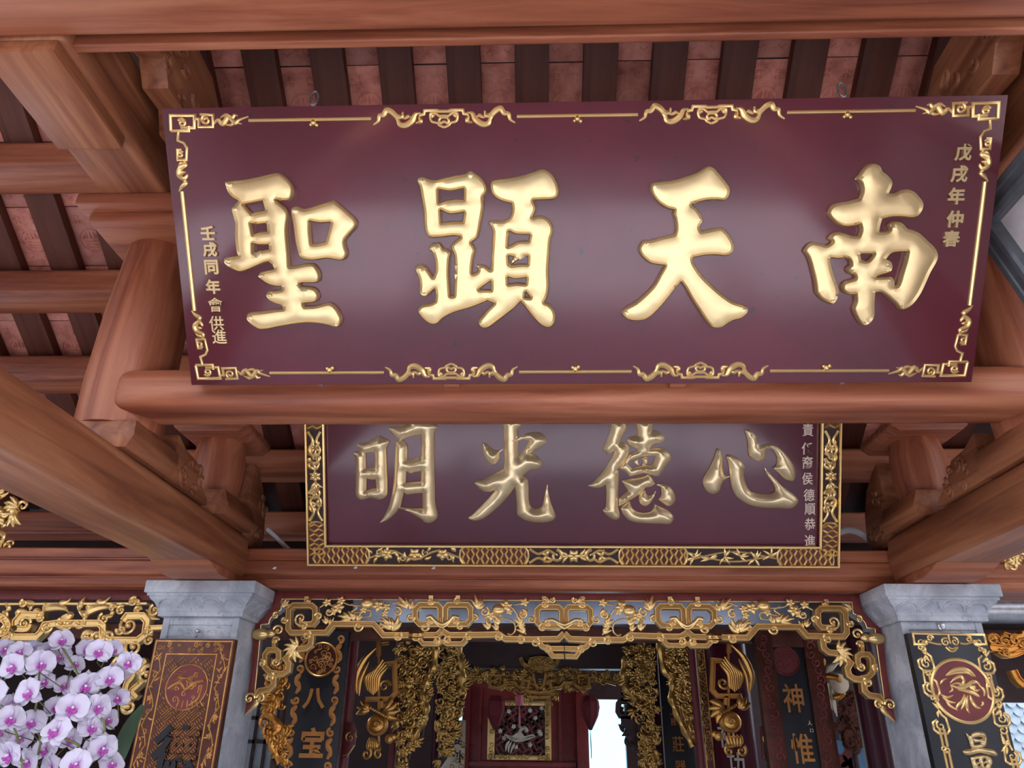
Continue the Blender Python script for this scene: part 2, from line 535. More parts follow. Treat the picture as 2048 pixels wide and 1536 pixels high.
def text_mesh(mb, fr, ch, u, v, size, depth=0.006, base=0.0, bold=0.02, sx=1.0):
    """one character of lettering, centred on (u, v), as solid raised strokes"""
    c = bpy.data.curves.new('lettering', 'FONT')
    c.body = ch; c.size = 1.0; c.extrude = 0.5; c.offset = bold; c.resolution_u = 3
    o = bpy.data.objects.new('lettering', c); COL.objects.link(o)
    dg = bpy.context.evaluated_depsgraph_get()
    me = bpy.data.meshes.new_from_object(o.evaluated_get(dg))
    if len(me.vertices):
        xs = [q.co.x for q in me.vertices]; ys = [q.co.y for q in me.vertices]
        mx, my = (min(xs) + max(xs)) / 2, (min(ys) + max(ys)) / 2
        k = size / max(max(xs) - min(xs), max(ys) - min(ys))
        mb.add([fr.w(u + (q.co.x - mx) * k * sx, v + (q.co.y - my) * k, base + (q.co.z + 0.5) * depth) for q in me.vertices],
               [tuple(p.vertices) for p in me.polygons])
    bpy.data.objects.remove(o); bpy.data.curves.remove(c); bpy.data.meshes.remove(me)
# ------------------------------------------------------------------ glyphs of the small lettering (built-in fallback font)
GL = {}
def load_glyphs(chars):
    for ch in chars:
        if ch in GL: continue
        for key, bold in ((ch, 0.012), (ch + 'b', 0.035)):
            c = bpy.data.curves.new('lettering', 'FONT')
            c.body = ch; c.size = 1.0; c.extrude = 0.5; c.offset = bold; c.resolution_u = 3
            o = bpy.data.objects.new('lettering', c); COL.objects.link(o)
            dg = bpy.context.evaluated_depsgraph_get()
            me = bpy.data.meshes.new_from_object(o.evaluated_get(dg))
            xs = [q.co.x for q in me.vertices]; ys = [q.co.y for q in me.vertices]
            mx, my = (min(xs) + max(xs)) / 2, (min(ys) + max(ys)) / 2
            k = 1 / max(max(xs) - min(xs), max(ys) - min(ys))
            GL[key] = ([((q.co.x - mx) * k, (q.co.y - my) * k, q.co.z + 0.5) for q in me.vertices], [tuple(p.vertices) for p in me.polygons])
            bpy.data.objects.remove(o); bpy.data.curves.remove(c); bpy.data.meshes.remove(me)
load_glyphs('壬戌同年會供進戊仲春責任裔侯德順恭八宝神惟靜莊器初功宴外量王人口')
def glyph(mb, fr, ch, u, v, size, depth=0.006, base=0.0, sx=1.0, bold=False):
    V, F = GL[ch + ('b' if bold else '')]
    mb.add([fr.w(u + x * size * sx, v + y * size, base + z * depth) for x, y, z in V], F)

# ------------------------------------------------------------------ setting
SXL, SXR = -1.76, 2.06                 # the two column lines
g = MB().box(-25, 25, -30, 30, -0.2, 0.0).build('floor', 'paving')
tag(g, kind='structure')
ZR = lambda Y: 6.12 - 0.65 * Y         # underside of the rafters
SL = math.atan(0.65)
# porch roof: boarding above, tiles and rafters below
deck = MB()
zt = lambda Y: ZR(Y) + 0.125
deck.extrude([(0.6, zt(0.6)), (5.0, zt(5.0)), (5.0, zt(5.0) + 0.12), (0.6, zt(0.6) + 0.12)], lambda y, z: Vector((-7, y, z)), lambda y, z: Vector((7, y, z)))
deck.extrude([(0.6, zt(0.6)), (0.6, zt(0.6) + 0.12), (-0.9, zt(0.6) - 0.65 * 1.5 + 0.12), (-0.9, zt(0.6) - 0.65 * 1.5)], lambda y, z: Vector((-7, y, z)), lambda y, z: Vector((7, y, z)))
# unseen front hall behind the viewer, added to darken the plaque's reflection
fh = MB().box(-7, 7, -5.6, -5.45, 0, 4.2)
for x in (-5.2, -3.1, -1.05, 1.05, 3.1, 5.2): fh.lathe([(.15, 0), (.15, 3.6)], (x, -4.6, 0), 20)
fh.extrude([(-3.7, 3.55), (-3.7, 3.67), (-7.2, 6.0), (-7.2, 5.88)], lambda y, z: Vector((-7, y, z)), lambda y, z: Vector((7, y, z)))
tag(fh.build('unseen_front_hall', 'dark_room', None, 0, 40), kind='structure')
tag(MB().box(-6.9, -6.75, -5.6, 5.6, 0, 4.4).build('light_wall_left', 'plaster'), kind='structure')  # unseen pale side wall, added to cut side sky and bounce light
tag(MB().box(6.75, 6.9, -5.6, 5.6, 0, 4.4).build('light_wall_right', 'plaster'), kind='structure')  # its unseen counterpart, also added to shape the light
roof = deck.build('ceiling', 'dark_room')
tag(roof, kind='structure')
# one terracotta tile with its medallion, shared by all
TW, TL_ = 0.235, 0.34
tb = MB()
tb.box(-TW / 2, TW / 2, 0.0, TL_ - 0.006, 0.0, 0.022)
tf = Fr((0, TL_ * 0.55, 0), (1, 0, 0), (0, -1, 0))     # faces down
RL = [(-1, 0), (-0.6, 1), (0.6, 1), (1, 0)]
def tl(p, wd=0.0032, c=False): tb.sweep(tf, p, wd, RL, 0.004, 0, c)
tl([(0.064 * math.cos(a * math.pi / 12), 0.064 * math.sin(a * math.pi / 12)) for a in range(24)], 0.004, True)
for x in (-0.02, 0.0, 0.02): tl([(x, 0.045), (x, 0.012)])
for y in (-0.008, -0.026, -0.042): tl([(-0.035, y), (0.035, y)])
tl([(-0.045, 0.01), (-0.03, 0.03), (-0.03, 0.012)]); tl([(0.045, 0.01), (0.03, 0.03), (0.03, 0.012)])
for sx in (-1, 1):
    for y0 in (0.10, 0.125):
        tl([(sx * 0.075, y0), (sx * 0.055, y0), (sx * 0.055, y0 + 0.012), (sx * 0.035, y0 + 0.012), (sx * 0.035, y0)])
    tl([(sx * 0.07, -0.09), (sx * 0.05, -0.105), (sx * 0.03, -0.09)])
tile_me = tb.mesh('tile', M['terracotta'], smooth=30)
RP = 0.325
rng = random.Random(4)
X0 = -0.50
x_tiles = [X0 + RP * k for k in range(-9, 10)]
for x in x_tiles:
    for r in range(10):
        Y = 1.7 + r * TL_ * math.cos(SL)
        o = link('tile', tile_me, roof, (x + rng.uniform(-.004, .004), Y, ZR(Y) + 0.075 + rng.uniform(0, .004)))
        o.rotation_euler = (-SL + rng.uniform(-.006, .006), 0, rng.uniform(-.008, .008))
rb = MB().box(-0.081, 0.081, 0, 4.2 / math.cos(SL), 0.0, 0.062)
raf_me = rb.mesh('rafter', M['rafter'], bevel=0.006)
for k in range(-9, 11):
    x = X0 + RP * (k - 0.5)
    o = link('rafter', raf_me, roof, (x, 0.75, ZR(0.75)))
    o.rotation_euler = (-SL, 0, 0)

def beam(name, x0, x1, y0, y1, z0, z1, mat, label, bev=0.03, cat='beam', seg=3):
    c = Vector(((x0 + x1) / 2, (y0 + y1) / 2, z0))
    o = MB().box(x0, x1, y0, y1, z0, z1).build(name, mat, None, bev, 50, seg, org=c)
    ORG[o] = c
    return tag(o, label, cat)
for Y, lab in ((2.20, 'uppermost dark purlin under the rafters, just behind the nearest crossbeam'),
               (2.80, 'dark purlin carrying the tiles over the heads of the tall posts'),
               (3.36, 'broad purlin with a lit underside, second below the post heads at left'),
               (3.80, 'dark purlin under the tiles behind the top of the short posts'),
               (4.36, 'grey brown purlin low down beside the left edge of the rear plaque'),
               (4.78, 'lowest dark purlin at the foot of the tiled slope behind the rear plaque')):
    h = 0.15
    zc = ZR(Y + 0.11) - 0.012
    beam('purlin', -4.5, 4.7, Y - 0.11, Y + 0.11, zc - h, zc, 'wood_x', lab, 0.02, 'purlin')
beam('crossbeam', -4.5, 4.7, 1.36, 1.73, 3.75, 4.16, 'wood_x', 'massive bright timber crossbeam along the top of the view', 0.02)
beam('crossbeam', -4.5, 4.7, 1.775, 1.81, 3.765, 4.2, 'wood_x', 'thin shaded timber plank just behind the massive crossbeam at the top', 0.01)

# lateral frames: lower tie beam, tall post, upper beam, short post, sloping beam
for side, c in (('left', SXL), ('right', SXR)):
    s = 1 if side == 'left' else -1
    tb_ = thing('tie_beam', (c, 3.0, 2.38), f'thick rounded tie beam running to the {side} stone column', 'beam')
    q_ = [(-.145, 2.392), (-.138, 2.385), (.138, 2.385), (.145, 2.392)] + [(.148 + .012 * math.sin(k * math.pi / 6), 2.40 + .028 * k) for k in range(1, 5)]
    q_ += [(.145 - .055 + .055 * math.cos(k * math.pi / 10), 2.57 + .055 * math.sin(k * math.pi / 10)) for k in range(0, 6)]
    q_ += [(-x, z) for x, z in reversed(q_[4:])]
    MB().extrude(q_, lambda x, z: Vector((c + x, -1.6, z)), lambda x, z: Vector((c + x, 4.09, z))).build('beam_body', 'wood_y', tb_, 0, 35)
    MB().extrude([(3.62, 2.385), (3.70, 2.36), (3.78, 2.342), (4.09, 2.342), (4.09, 2.385)], lambda y, z: Vector((c - 0.15, y, z)), lambda y, z: Vector((c + 0.15, y, z))).build('corbel', 'wood_x', tb_, 0.006)
    tag(tb_.children[1] if len(tb_.children) > 1 else tb_)
    tp = thing('tall_post', (c, 2.86, 2.625), f'tall round timber post standing on the {side} tie beam', 'post')
    MB().lathe([(0.172, 2.74), (0.178, 2.95), (0.172, 3.3), (0.15, 3.64)], (c, 2.86, 0), 40).build('shaft', 'wood_z', tp, 0, 60)
    bb = MB().extrude([(-0.14, 2.625), (0.14, 2.625), (0.165, 2.68), (0.16, 2.745), (-0.16, 2.745), (-0.165, 2.68)], lambda x, z: Vector((c + x, 2.70, z)), lambda x, z: Vector((c + x, 3.1, z)))
    bb.extrude([(3.1, 2.625), (3.52, 2.625), (3.50, 2.66), (3.40, 2.70), (3.32, 2.79), (3.2, 2.80), (3.1, 2.84)], lambda y, z: Vector((c - 0.14, y, z)), lambda y, z: Vector((c + 0.14, y, z)))
    base = bb.build('carved_base', 'wood_y', tp, 0.012)
    for fx in (-1, 1):
        fr = Fr((c + fx * 0.141, 3.3, 2.71), (0, fx, 0), (0, 0, 1))
        mb = MB(); rr = random.Random(3)
        for k in range(9):
            curl(mb, fr, rr.uniform(-.17, .14), rr.uniform(-.06, .06), rr.uniform(.02, .035), rr.uniform(0, 6), 0.009, 1.1)
        tag(mb.build('base_carving', 'wood_y', tp), kind='stuff')
    MB().box(c - 0.21, c + 0.21, 2.58, 3.14, 3.64, 3.69).build('capital_slab', 'wood_x', tp, 0.012)
    MB().box(c - 0.25, c + 0.25, 2.52, 3.2, 3.69, 3.748).build('capital_slab', 'wood_x', tp, 0.012)
    ub = thing('upper_beam', (c, 2.3, 3.75), f'upper timber beam resting on the head of the {side} tall post', 'beam')
    MB().box(c - 0.15, c + 0.15, 1.735, 3.1, 3.75, 4.06).build('beam_body', 'wood_y', ub, 0.02, 50, 3)
    MB().box(c - 0.13, c + 0.13, 1.735, 2.2, 3.69, 3.75).build('corbel', 'wood_y', ub, 0.01)
    # carved bracket beside the upper beam, towards the middle bay
    br = thing('carved_bracket', (c + s * 0.25, 2.15, 3.85), f'rough carved timber bracket beside the {side} upper beam', 'bracket')
    pts = [(1.97, 4.30), (1.97, 3.99), (2.05, 4.02), (2.12, 3.93), (2.25, 3.95), (2.3, 3.86), (2.42, 3.88), (2.5, 3.98), (2.55, 4.2), (2.4, 4.3)]
    MB().extrude(pts, lambda y, z: Vector((c + s * 0.19, y, z)), lambda y, z: Vector((c + s * 0.30, y, z))).build('bracket_body', 'wood_y', br, 0.01)
    fr = Fr((c + s * 0.301, 2.25, 4.05), (0, s, 0), (0, 0, 1)); mb = MB(); rr = random.Random(8)
    for k in range(10): curl(mb, fr, rr.uniform(-.2, .22), rr.uniform(-.1, .14), rr.uniform(.03, .05), rr.uniform(0, 6), 0.012, 1.1)
    tag(mb.build('bracket_carving', 'wood_y', br), kind='stuff')
    sp = thing('short_post', (c, 3.86, 2.625), f'short round timber post near the end of the {side} tie beam', 'post')
    MB().lathe([(0.128, 2.76), (0.142, 2.86), (0.14, 2.98), (0.122, 3.08)], (c, 3.86, 0), 36).build('shaft', 'wood_z', sp, 0, 60)
    MB().extrude([(-0.16, 2.625), (0.16, 2.625), (0.185, 2.67), (0.15, 2.76), (-0.15, 2.76), (-0.185, 2.67)], lambda x, z: Vector((c + x, 3.66, z)), lambda x, z: Vector((c + x, 4.06, z))).build('base_block', 'wood_y', sp, 0.012)
    MB().extrude([(-0.16, 3.08), (0.16, 3.08), (0.2, 3.11), (0.2, 3.15), (-0.2, 3.15), (-0.2, 3.11)], lambda x, z: Vector((c + x, 3.66, z)), lambda x, z: Vector((c + x, 4.06, z))).build('capital_slab', 'wood_x', sp, 0.008)
    mb = MB().extrude([(4.08, 2.58), (4.36, 2.58), (4.40, 2.68), (4.36, 2.82), (4.28, 2.94), (4.16, 3.02), (4.08, 3.05)], lambda y, z: Vector((c - 0.07 + s * .05, y, z)), lambda y, z: Vector((c + 0.07 + s * .05, y, z)))
    mb.build('scroll_wing', 'wood_y', sp, 0.015)
    fr = Fr((c + s * .05 + s * 0.071, 4.22, 2.78), (0, s, 0), (0, 0, 1)); mb = MB(); rr = random.Random(5)
    for k in range(8): curl(mb, fr, rr.uniform(-.12, .12), rr.uniform(-.16, .14), rr.uniform(.025, .045), rr.uniform(0, 6), 0.012, 1.1)
    tag(mb.build('wing_carving', 'wood_y', sp), kind='stuff')

# the round purlin under the main plaque
mb = MB().box(-1.73, 2.03, 2.675, 2.905, 2.784, 2.974)
o = mb.build('plaque_beam', 'wood_x', None, 0.075, 60, 5, org=(0.15, 2.79, 2.784))
tag(o, 'long rounded beam carrying the foot of the large front plaque', 'beam')

# architrave over the stone columns
prof = [(4.42, 2.342), (4.13, 2.342), (4.112, 2.355), (4.108, 2.385), (4.118, 2.39), (4.118, 2.396), (4.098, 2.41), (4.09, 2.44), (4.096, 2.478), (4.108, 2.49), (4.108, 2.498), (4.10, 2.50), (4.10, 2.545), (4.108, 2.553), (4.42, 2.553)]
arch = MB().extrude(prof, lambda y, z: Vector((-4.5, y, z)), lambda y, z: Vector((4.7, y, z))).build('architrave', 'wood_x', None, 0, 35, org=(0.1, 4.25, 2.342))
tag(arch, 'moulded timber architrave lying across the two stone columns', 'beam')

# ------------------------------------------------------------------ stone columns
def stone_column(cx, label):
    t = thing('stone_column', (cx, 4.2, 0), label, 'column')
    hw = 0.2
    # shaft with a sunken panel between raised borders
    b = MB().box(cx - hw + 0.012, cx + hw - 0.012, 4.012, 4.388, 0.0, 2.165)
    for sx in (-1, 1):
        b.box(cx + sx * (hw - 0.015) - 0.018, cx + sx * (hw - 0.015) + 0.018, 4.0, 4.4, 0.0, 2.165)
    b.box(cx - hw + 0.03, cx + hw - 0.03, 4.004, 4.02, 2.125, 2.165)
    b.build('shaft', 'stone', t, 0.006)
    MB().box(cx - 0.26, cx + 0.26, 3.94, 4.46, 0.0, 0.16).build('plinth', 'stone', t, 0.01)
    def ring(prof):
        vs = []; fs = []
        for e, z in prof:
            vs += [(cx - hw - e, 4.2 - hw - e, z), (cx + hw + e, 4.2 - hw - e, z), (cx + hw + e, 4.2 + hw + e, z), (cx - hw - e, 4.2 + hw + e, z)]
        for i in range(len(prof) - 1):
            for k in range(4): fs.append((i * 4 + k, i * 4 + (k + 1) % 4, i * 4 + 4 + (k + 1) % 4, i * 4 + 4 + k))
        fs.append((3, 2, 1, 0)); m = 4 * (len(prof) - 1); fs.append((m, m + 1, m + 2, m + 3))
        return MB().add(vs, fs)
    ring([(0.018, 2.165), (0.026, 2.165), (0.026, 2.19)]).build('necking', 'stone', t, 0.003)
    ring([(0.026, 2.19), (0.03, 2.205), (0.045, 2.23), (0.066, 2.25), (0.07, 2.262), (0.078, 2.262), (0.078, 2.276)]).build('lotus_moulding', 'stone', t, 0, 30)
    ring([(0.092, 2.276), (0.092, 2.338)]).build('abacus', 'stone', t, 0.006)
    for fx in range(4):
        a = fx * math.pi / 2
        R = Matrix.Rotation(a, 3, 'Z')
        o = Vector((cx, 4.2, 2.228)) + R @ Vector((0, -hw - 0.047, 0))
        n = R @ Vector((0, -1, -0.9)).normalized(); U = R @ Vector((1, 0, 0)); V = n.cross(U)
        fr = Fr(o, U, V); mb = MB()
        for k in (-1.5, -0.5, 0.5, 1.5):
            x = k * 0.115
            mb.ridge(fr, [(x - 0.05, -0.028), (x - 0.052, 0.0), (x - 0.03, 0.024), (x, 0.03), (x + 0.03, 0.024), (x + 0.052, 0.0), (x + 0.05, -0.028)], 0.006, 0.8)
        mb.build('lotus_petals', 'stone', t)
    fr = wall_frame(4.012, cx, 2.09); mb = MB(); rr = random.Random(2)
    for k in range(-5, 6):
        curl(mb, fr, k * 0.022, rr.uniform(-.008, .008), 0.011, rr.uniform(0, 6), 0.004, 1.2)
    mb.build('neck_carving', 'stone', t)
    return t
stone_column(SXL, 'left grey stone column with flared capital, red and bronze board on it')
stone_column(SXR, 'right grey stone column with flared capital, black and gold board on it')
# ------------------------------------------------------------------ the two name plaques
def px_outline(txt, ox, oy, k, fr, n=4):
    return [fr.px(ox + x * k, oy + y * k) for x, y in smooth_outline(parse(txt), n)]
def h_rim(d):           # gilded rim, shallow dished face
    if d < 0.0005: return 0.008
    if d < 0.0045: return 0.008 + 0.012 * math.sin(d / 0.0045 * math.pi / 2)
    if d < 0.012: return 0.020 - 0.009 * (d - 0.0045) / 0.0075
    return 0.011 + 0.004 * (1 - math.exp(-(d - 0.012) / 0.02))
def h_puff(d):          # rounded pillow
    if d < 0.0005: return 0.006
    if d < 0.004: return 0.006 + 0.006 * d / 0.004
    return 0.010 + 0.034 * (1 - math.exp(-(d - 0.004) / 0.026))

# ---- front plaque
T1 = math.radians(38.2)
YB1 = 2.62
P1 = Fr((0.134, YB1, 1.6 + 0.4795 * YB1), (1, 0, 0), (0, -math.sin(T1), math.cos(T1)))
W1 = 3.035
uTL, vTL = P1.px(320, 213); uTR, vTR = P1.px(2015, 193); uBL, vBL = P1.px(385, 770); uBR, vBR = P1.px(1945, 765)
L1, R1 = (uTL + uBL) / 2, (uTR + uBR) / 2
B1, T1v = (vBL + vBR) / 2, (vTL + vTR) / 2
plq = thing('name_plaque', P1.w((L1 + R1) / 2, B1), 'large tilted maroon lacquer plaque with four big gold characters, in front', 'plaque')
MB().fbox(P1, L1, R1, B1, T1v, -0.045, 0.0).build('board', 'maroon', plq, 0.004)
CH1 = {
 'sheng': ((420, 320, 480 / 2048), [
  ("140,195 170,182 320,165 460,135 575,110 630,130 690,185 720,245 715,310 690,345 640,352 575,345* 600,365 650,410 680,470 668,580 672,680 683,800 688,905* 760,895 830,880 890,885 930,930 950,985 940,1030 900,1048 790,1050 780,1072* 870,1080 915,1105 940,1155 925,1195 890,1215 815,1222 815,1245* 900,1240 960,1225 1020,1215 1070,1240 1115,1300 1135,1355 1120,1405 1085,1425 1010,1405 930,1392 830,1388 720,1400 600,1420 520,1437 440,1443 390,1420 345,1385 320,1345 335,1305 380,1295 470,1285 560,1272 630,1265* 620,1240 560,1220 510,1190 485,1145 515,1115 570,1110 615,1100 620,1080* 560,1075 500,1055 450,1020 415,995* 440,955 490,940 555,925* 540,895 510,870* 470,880 400,910 330,940 270,955 210,935 150,900 128,860 140,832 190,825 250,815* 235,770 222,650 225,550 210,480 195,420 215,385 250,350* 200,320 160,270",
   ["300,385* 375,372 460,355* 478,425* 410,437 365,455*", "360,545* 420,552 490,545* 497,605* 430,612 378,632*", "380,715* 430,725 510,725* 510,758* 440,770 380,785*"]),
  ("700,440 710,405 745,395 800,415 860,405 950,375 1060,345* 1110,380 1180,440 1235,490 1262,535 1245,585 1195,640 1160,690 1165,740 1180,790 1165,835 1125,857 1070,850 1010,840 940,850 880,857 820,850 775,825 755,770 735,680 720,560",
   ["865,525* 950,540 1035,535* 1015,610 990,695* 930,708 875,712* 865,610"])]),
 'xian': ((760, 320, 480 / 2048), [
  ("318,180 335,150 375,145 430,165 480,170 560,150 650,130 725,118 770,92 810,110 860,145 900,195 918,250 905,290 885,320 890,400 870,520 855,610 835,665 785,705* 800,725 820,770 805,820 795,890 790,955 800,965* 830,950 835,925 818,900* 850,890 900,900 945,935* 950,800 960,650 955,590 925,540* 945,515 1010,515 1075,510 1110,475 1125,420 1120,375* 1060,360 1000,335 955,290 938,220 955,180 1000,165 1100,155 1220,130 1310,100 1380,78 1430,90 1475,130 1510,190 1528,260 1515,315 1475,340 1400,345 1310,348* 1330,390 1330,435 1305,490* 1340,475 1390,475 1440,505 1475,560 1478,620 1460,680 1450,800 1440,950 1445,1080 1430,1160 1405,1212* 1440,1225 1480,1265 1500,1320 1490,1385 1450,1425 1400,1420 1350,1385 1290,1320 1240,1255 1200,1208* 1150,1260 1080,1315 1000,1375 930,1425 880,1432 845,1405 840,1370 870,1330 915,1275 970,1220* 940,1210 920,1200* 850,1230 770,1260 680,1285 600,1315 540,1350 490,1395 430,1395 370,1350 328,1295 335,1255 370,1230 430,1220 470,1200* 475,1150 470,1100* 440,1130 400,1165 360,1160 338,1120 340,1050 325,985 300,930 315,900 350,888 390,905 425,950 455,995* 475,930 470,860 450,790 418,765* 430,725 465,705 510,705 545,750* 580,760 612,790 600,850 595,950 600,1060 605,1155* 630,1155* 635,1050 640,900 630,800 600,742* 630,700 685,655* 620,650 520,662 430,662 395,620 380,560 375,440 355,320 340,230",
   ["505,255* 600,270 715,250* 712,335* 650,330 580,340 510,365*", "525,430* 560,450 620,465 715,450* 705,520* 620,520 530,530*", "1105,610* 1160,635 1275,640* 1265,688* 1180,690 1095,735*", "1100,820* 1138,825* 1105,885*", "1258,820* 1255,885* 1200,883 1120,893* 1180,855", "1095,1000* 1160,1015 1245,1005* 1240,1055* 1170,1045 1098,1055*", "945,1035* 945,1105* 850,1103* 900,1065", "1245,1125* 1280,1170* 1240,1168*"])]),
 'tian': ((1140, 320, 480 / 2048), [
  ("680,225 700,195 760,185 860,175 960,148 1080,105 1150,62 1185,52 1225,68 1265,115 1320,180 1360,245 1350,310 1310,350 1240,345 1140,352 1035,382* 1075,410 1115,465 1130,520 1105,570 1115,605* 1170,595 1240,580 1290,578 1340,620 1385,690 1395,745 1375,795 1320,820 1240,812 1150,815 1045,835* 1055,880 1110,965 1180,1040 1280,1130 1370,1195 1450,1225 1500,1245 1515,1275 1495,1315 1450,1350 1390,1365 1340,1390 1290,1425 1240,1432 1195,1420 1150,1370 1090,1280 1030,1190 980,1100 940,1042* 890,1100 820,1190 740,1280 680,1335 620,1365 550,1370 480,1355 435,1310 440,1280 490,1245 560,1205 640,1135 710,1060 760,970 800,900* 740,893 680,880 620,835 585,785 585,735 625,685 690,680 780,655 885,632* 895,580 885,500 870,460 880,430* 820,415 750,370 700,310 680,260", [])]),
 'nan': ((1520, 310, 480 / 2048), [
  ("800,208* 840,155 880,105 930,75 980,78 1015,98 1035,140 1080,175 1115,225 1110,275 1088,325* 1140,325 1190,300 1250,293 1300,310 1350,360 1378,410 1370,470 1330,525 1270,540 1180,530 1090,535 1030,550* 1015,600 1005,652* 1060,650 1092,635 1072,598* 1110,570 1160,563 1205,580 1245,625* 1300,640 1350,665 1420,730 1480,790 1503,850 1490,910 1440,1000 1395,1100 1350,1190 1290,1270 1230,1310 1180,1315 1140,1270 1080,1215 1020,1175 972,1172* 965,1260 965,1350 945,1410 890,1455 840,1435 800,1370 780,1310 800,1250 798,1190* 740,1190 695,1160 690,1110 720,1075 800,1050* 790,1025 745,1010 725,970 760,935* 750,900 715,880 650,885 590,880* 600,950 630,1050 660,1140 655,1210 615,1270 570,1262 510,1230 465,1175* 455,1090 430,980 400,880 360,820* 390,770 440,742 500,750 560,765 603,740* 570,710 600,675 650,655 710,665 770,685 830,690* 845,640 835,595* 770,610 700,612 630,580 580,530 570,480 610,425 680,405 760,390 835,370* 855,310 850,260 830,225",
   ["845,848* 890,845 955,845* 930,880 900,900 855,890*", "1065,885* 1100,845 1150,830 1240,828* 1225,900 1195,1000 1165,1100 1135,1112* 1130,1060 1100,1035 980,1038* 1030,1020 1100,995 1118,950 1105,905"])]),
}
for key, ((ox, oy, k), pieces) in CH1.items():
    mb = MB()
    for outer, holes in pieces:
        loops = [px_outline(outer, ox, oy, k, P1)] + [px_outline(h, ox, oy, k, P1) for h in holes]
        relief(mb, P1, loops, h_rim, [0.0045, 0.012, 0.024, 0.04], 0.02, 0, 0.0015)
    mb.build('big_character', 'gold_puff', plq, smooth=50)
# small lettering: two columns
for txt, pts, sz in (('壬戌同年會供進', [(417, 466), (421, 499), (424, 534), (427, 573), (432, 609), (434, 646), (440, 673)], 28),
                     ('戊戌年仲春', [(1925, 305), (1917, 348), (1911, 392), (1908, 438), (1901, 477)], 33)):
    for ch, p in zip(txt, pts):
        u, v = P1.px(*p); u2, v2 = P1.px(p[0], p[1] + sz)
        mb = MB(); glyph(mb, P1, ch, u, v, abs(v - v2) * 1.04, 0.007, 0, 1.0, ch not in '會供進')
        mb.build('small_character', 'gold_puff', plq)
# border: corner scrolls, middle scrolls, rails and knobs, laid out in the board's own measure
uc, vc = (L1 + R1) / 2, (B1 + T1v) / 2
def p1(px, py): 
    u, v = P1.px(px, py); return (u - L1, v - T1v)          # from the top left corner
def half_strokes(mb, strokes, mapf):
    for pts, wd in strokes: mb.ridge(P1, [mapf(*q) for q in pts], wd, 0.85)
BW = 0.0062
corner = []
def c_(pts, wd=BW, n=0):
    q = [p1(*p) for p in pts]
    if n: q = cr(q, n)
    corner.append((q, wd if not isinstance(wd, str) else swell(len(q), float(wd), .25)))
c_([(342, 262), (341, 231), (389, 231), (389, 256), (362, 256)])
c_([(342, 262), (378, 262), (378, 252)])
q = spiral(*p1(364, 246), 0.016, 0.003, 2.6, -1.4); corner.append((q, BW * .8))
c_([(389, 238), (398, 238), (398, 254), (426, 254), (426, 230), (400, 229)], BW * .85)
q = spiral(*p1(412, 240), 0.019, 0.003, 1.0, 1.4); corner.append((q, BW * .8))
c_([(426, 250), (436, 240), (446, 248), (458, 234), (470, 246), (478, 240), (497, 233)], '0.010', 5)
c_([(440, 236), (452, 230), (464, 236), (470, 230), (476, 232)], '0.008', 4)
c_([(452, 250), (462, 250), (470, 246), (484, 248)], '0.006', 4)
c_([(357, 262), (356, 281), (368, 286), (374, 296), (373, 320), (356, 320), (355, 300), (364, 300)], BW * .85)
q = spiral(*p1(361, 309), 0.013, 0.003, 0.5, 1.3); corner.append((q, BW * .7))
c_([(366, 320), (372, 330), (360, 338), (358, 350), (368, 358), (374, 352), (374, 348)], '0.010', 5)
c_([(372, 326), (362, 328), (356, 334)], '0.007', 4)
c_([(364, 358), (372, 366), (364, 374), (358, 383)], '0.009', 4)
c_([(356, 350), (364, 346), (372, 344)], '0.007', 4)
mid = []
def m_(pts, wd=BW, n=0):
    q = [((x - 629) / 2.926, (y - 700) / 2.926) for x, y in pts]     # photograph pixels around the middle
    s = 3.035 / 1697 * 1.0
    q = [(a * s, -b * s * 1.02) for a, b in q]
    if n: q = cr(q, n)
    mid.append((q, wd if not isinstance(wd, str) else swell(len(q), float(wd), .25)))
for sx in (1, -1):
    f = lambda pts: [(629 + sx * (x - 629), y) for x, y in pts]
    m_(f([(629, 665), (600, 665), (590, 660), (515, 660), (510, 680), (480, 685)]))
    m_(f([(490, 670), (460, 680), (440, 715), (400, 740), (365, 735), (350, 705), (320, 680)]), '0.012', 5)
    m_(f([(480, 690), (490, 720), (460, 730)]), '0.009', 4)
    m_(f([(385, 665), (380, 690), (350, 690), (320, 665), (290, 655), (270, 680), (245, 685), (235, 715), (205, 735)]), '0.012', 5)
    m_(f([(270, 655), (290, 650), (310, 670)]), '0.008', 4)
    m_(f([(440, 700), (420, 690), (395, 700), (370, 695)]), '0.007', 4)
    m_(f([(629, 690), (600, 690), (575, 672), (548, 680), (555, 720), (590, 730), (600, 742), (629, 755)]), BW * .8, 3)
    m_(f([(629, 720), (610, 730), (600, 715), (612, 700), (629, 700)]), BW * .8, 3)
    m_(f([(575, 690), (562, 685), (560, 700)]), BW * .7, 3)
FL, FV = L1 + p1(370, 500)[0], p1(700, 238)[1]
fl, fv = p1(382, 540)[0], p1(700, 238)[1]
kx = (R1 - L1)
for sx in (1, -1):
    for sy in (1, -1):
        mb = MB()
        half_strokes(mb, corner, lambda a, b: (uc + sx * (L1 - uc + a), vc + sy * (T1v - vc + b)))
        mb.build('corner_scroll', 'gold', plq)
ux = P1.px(888, 240)[0]; ux2 = 2 * uc - ux
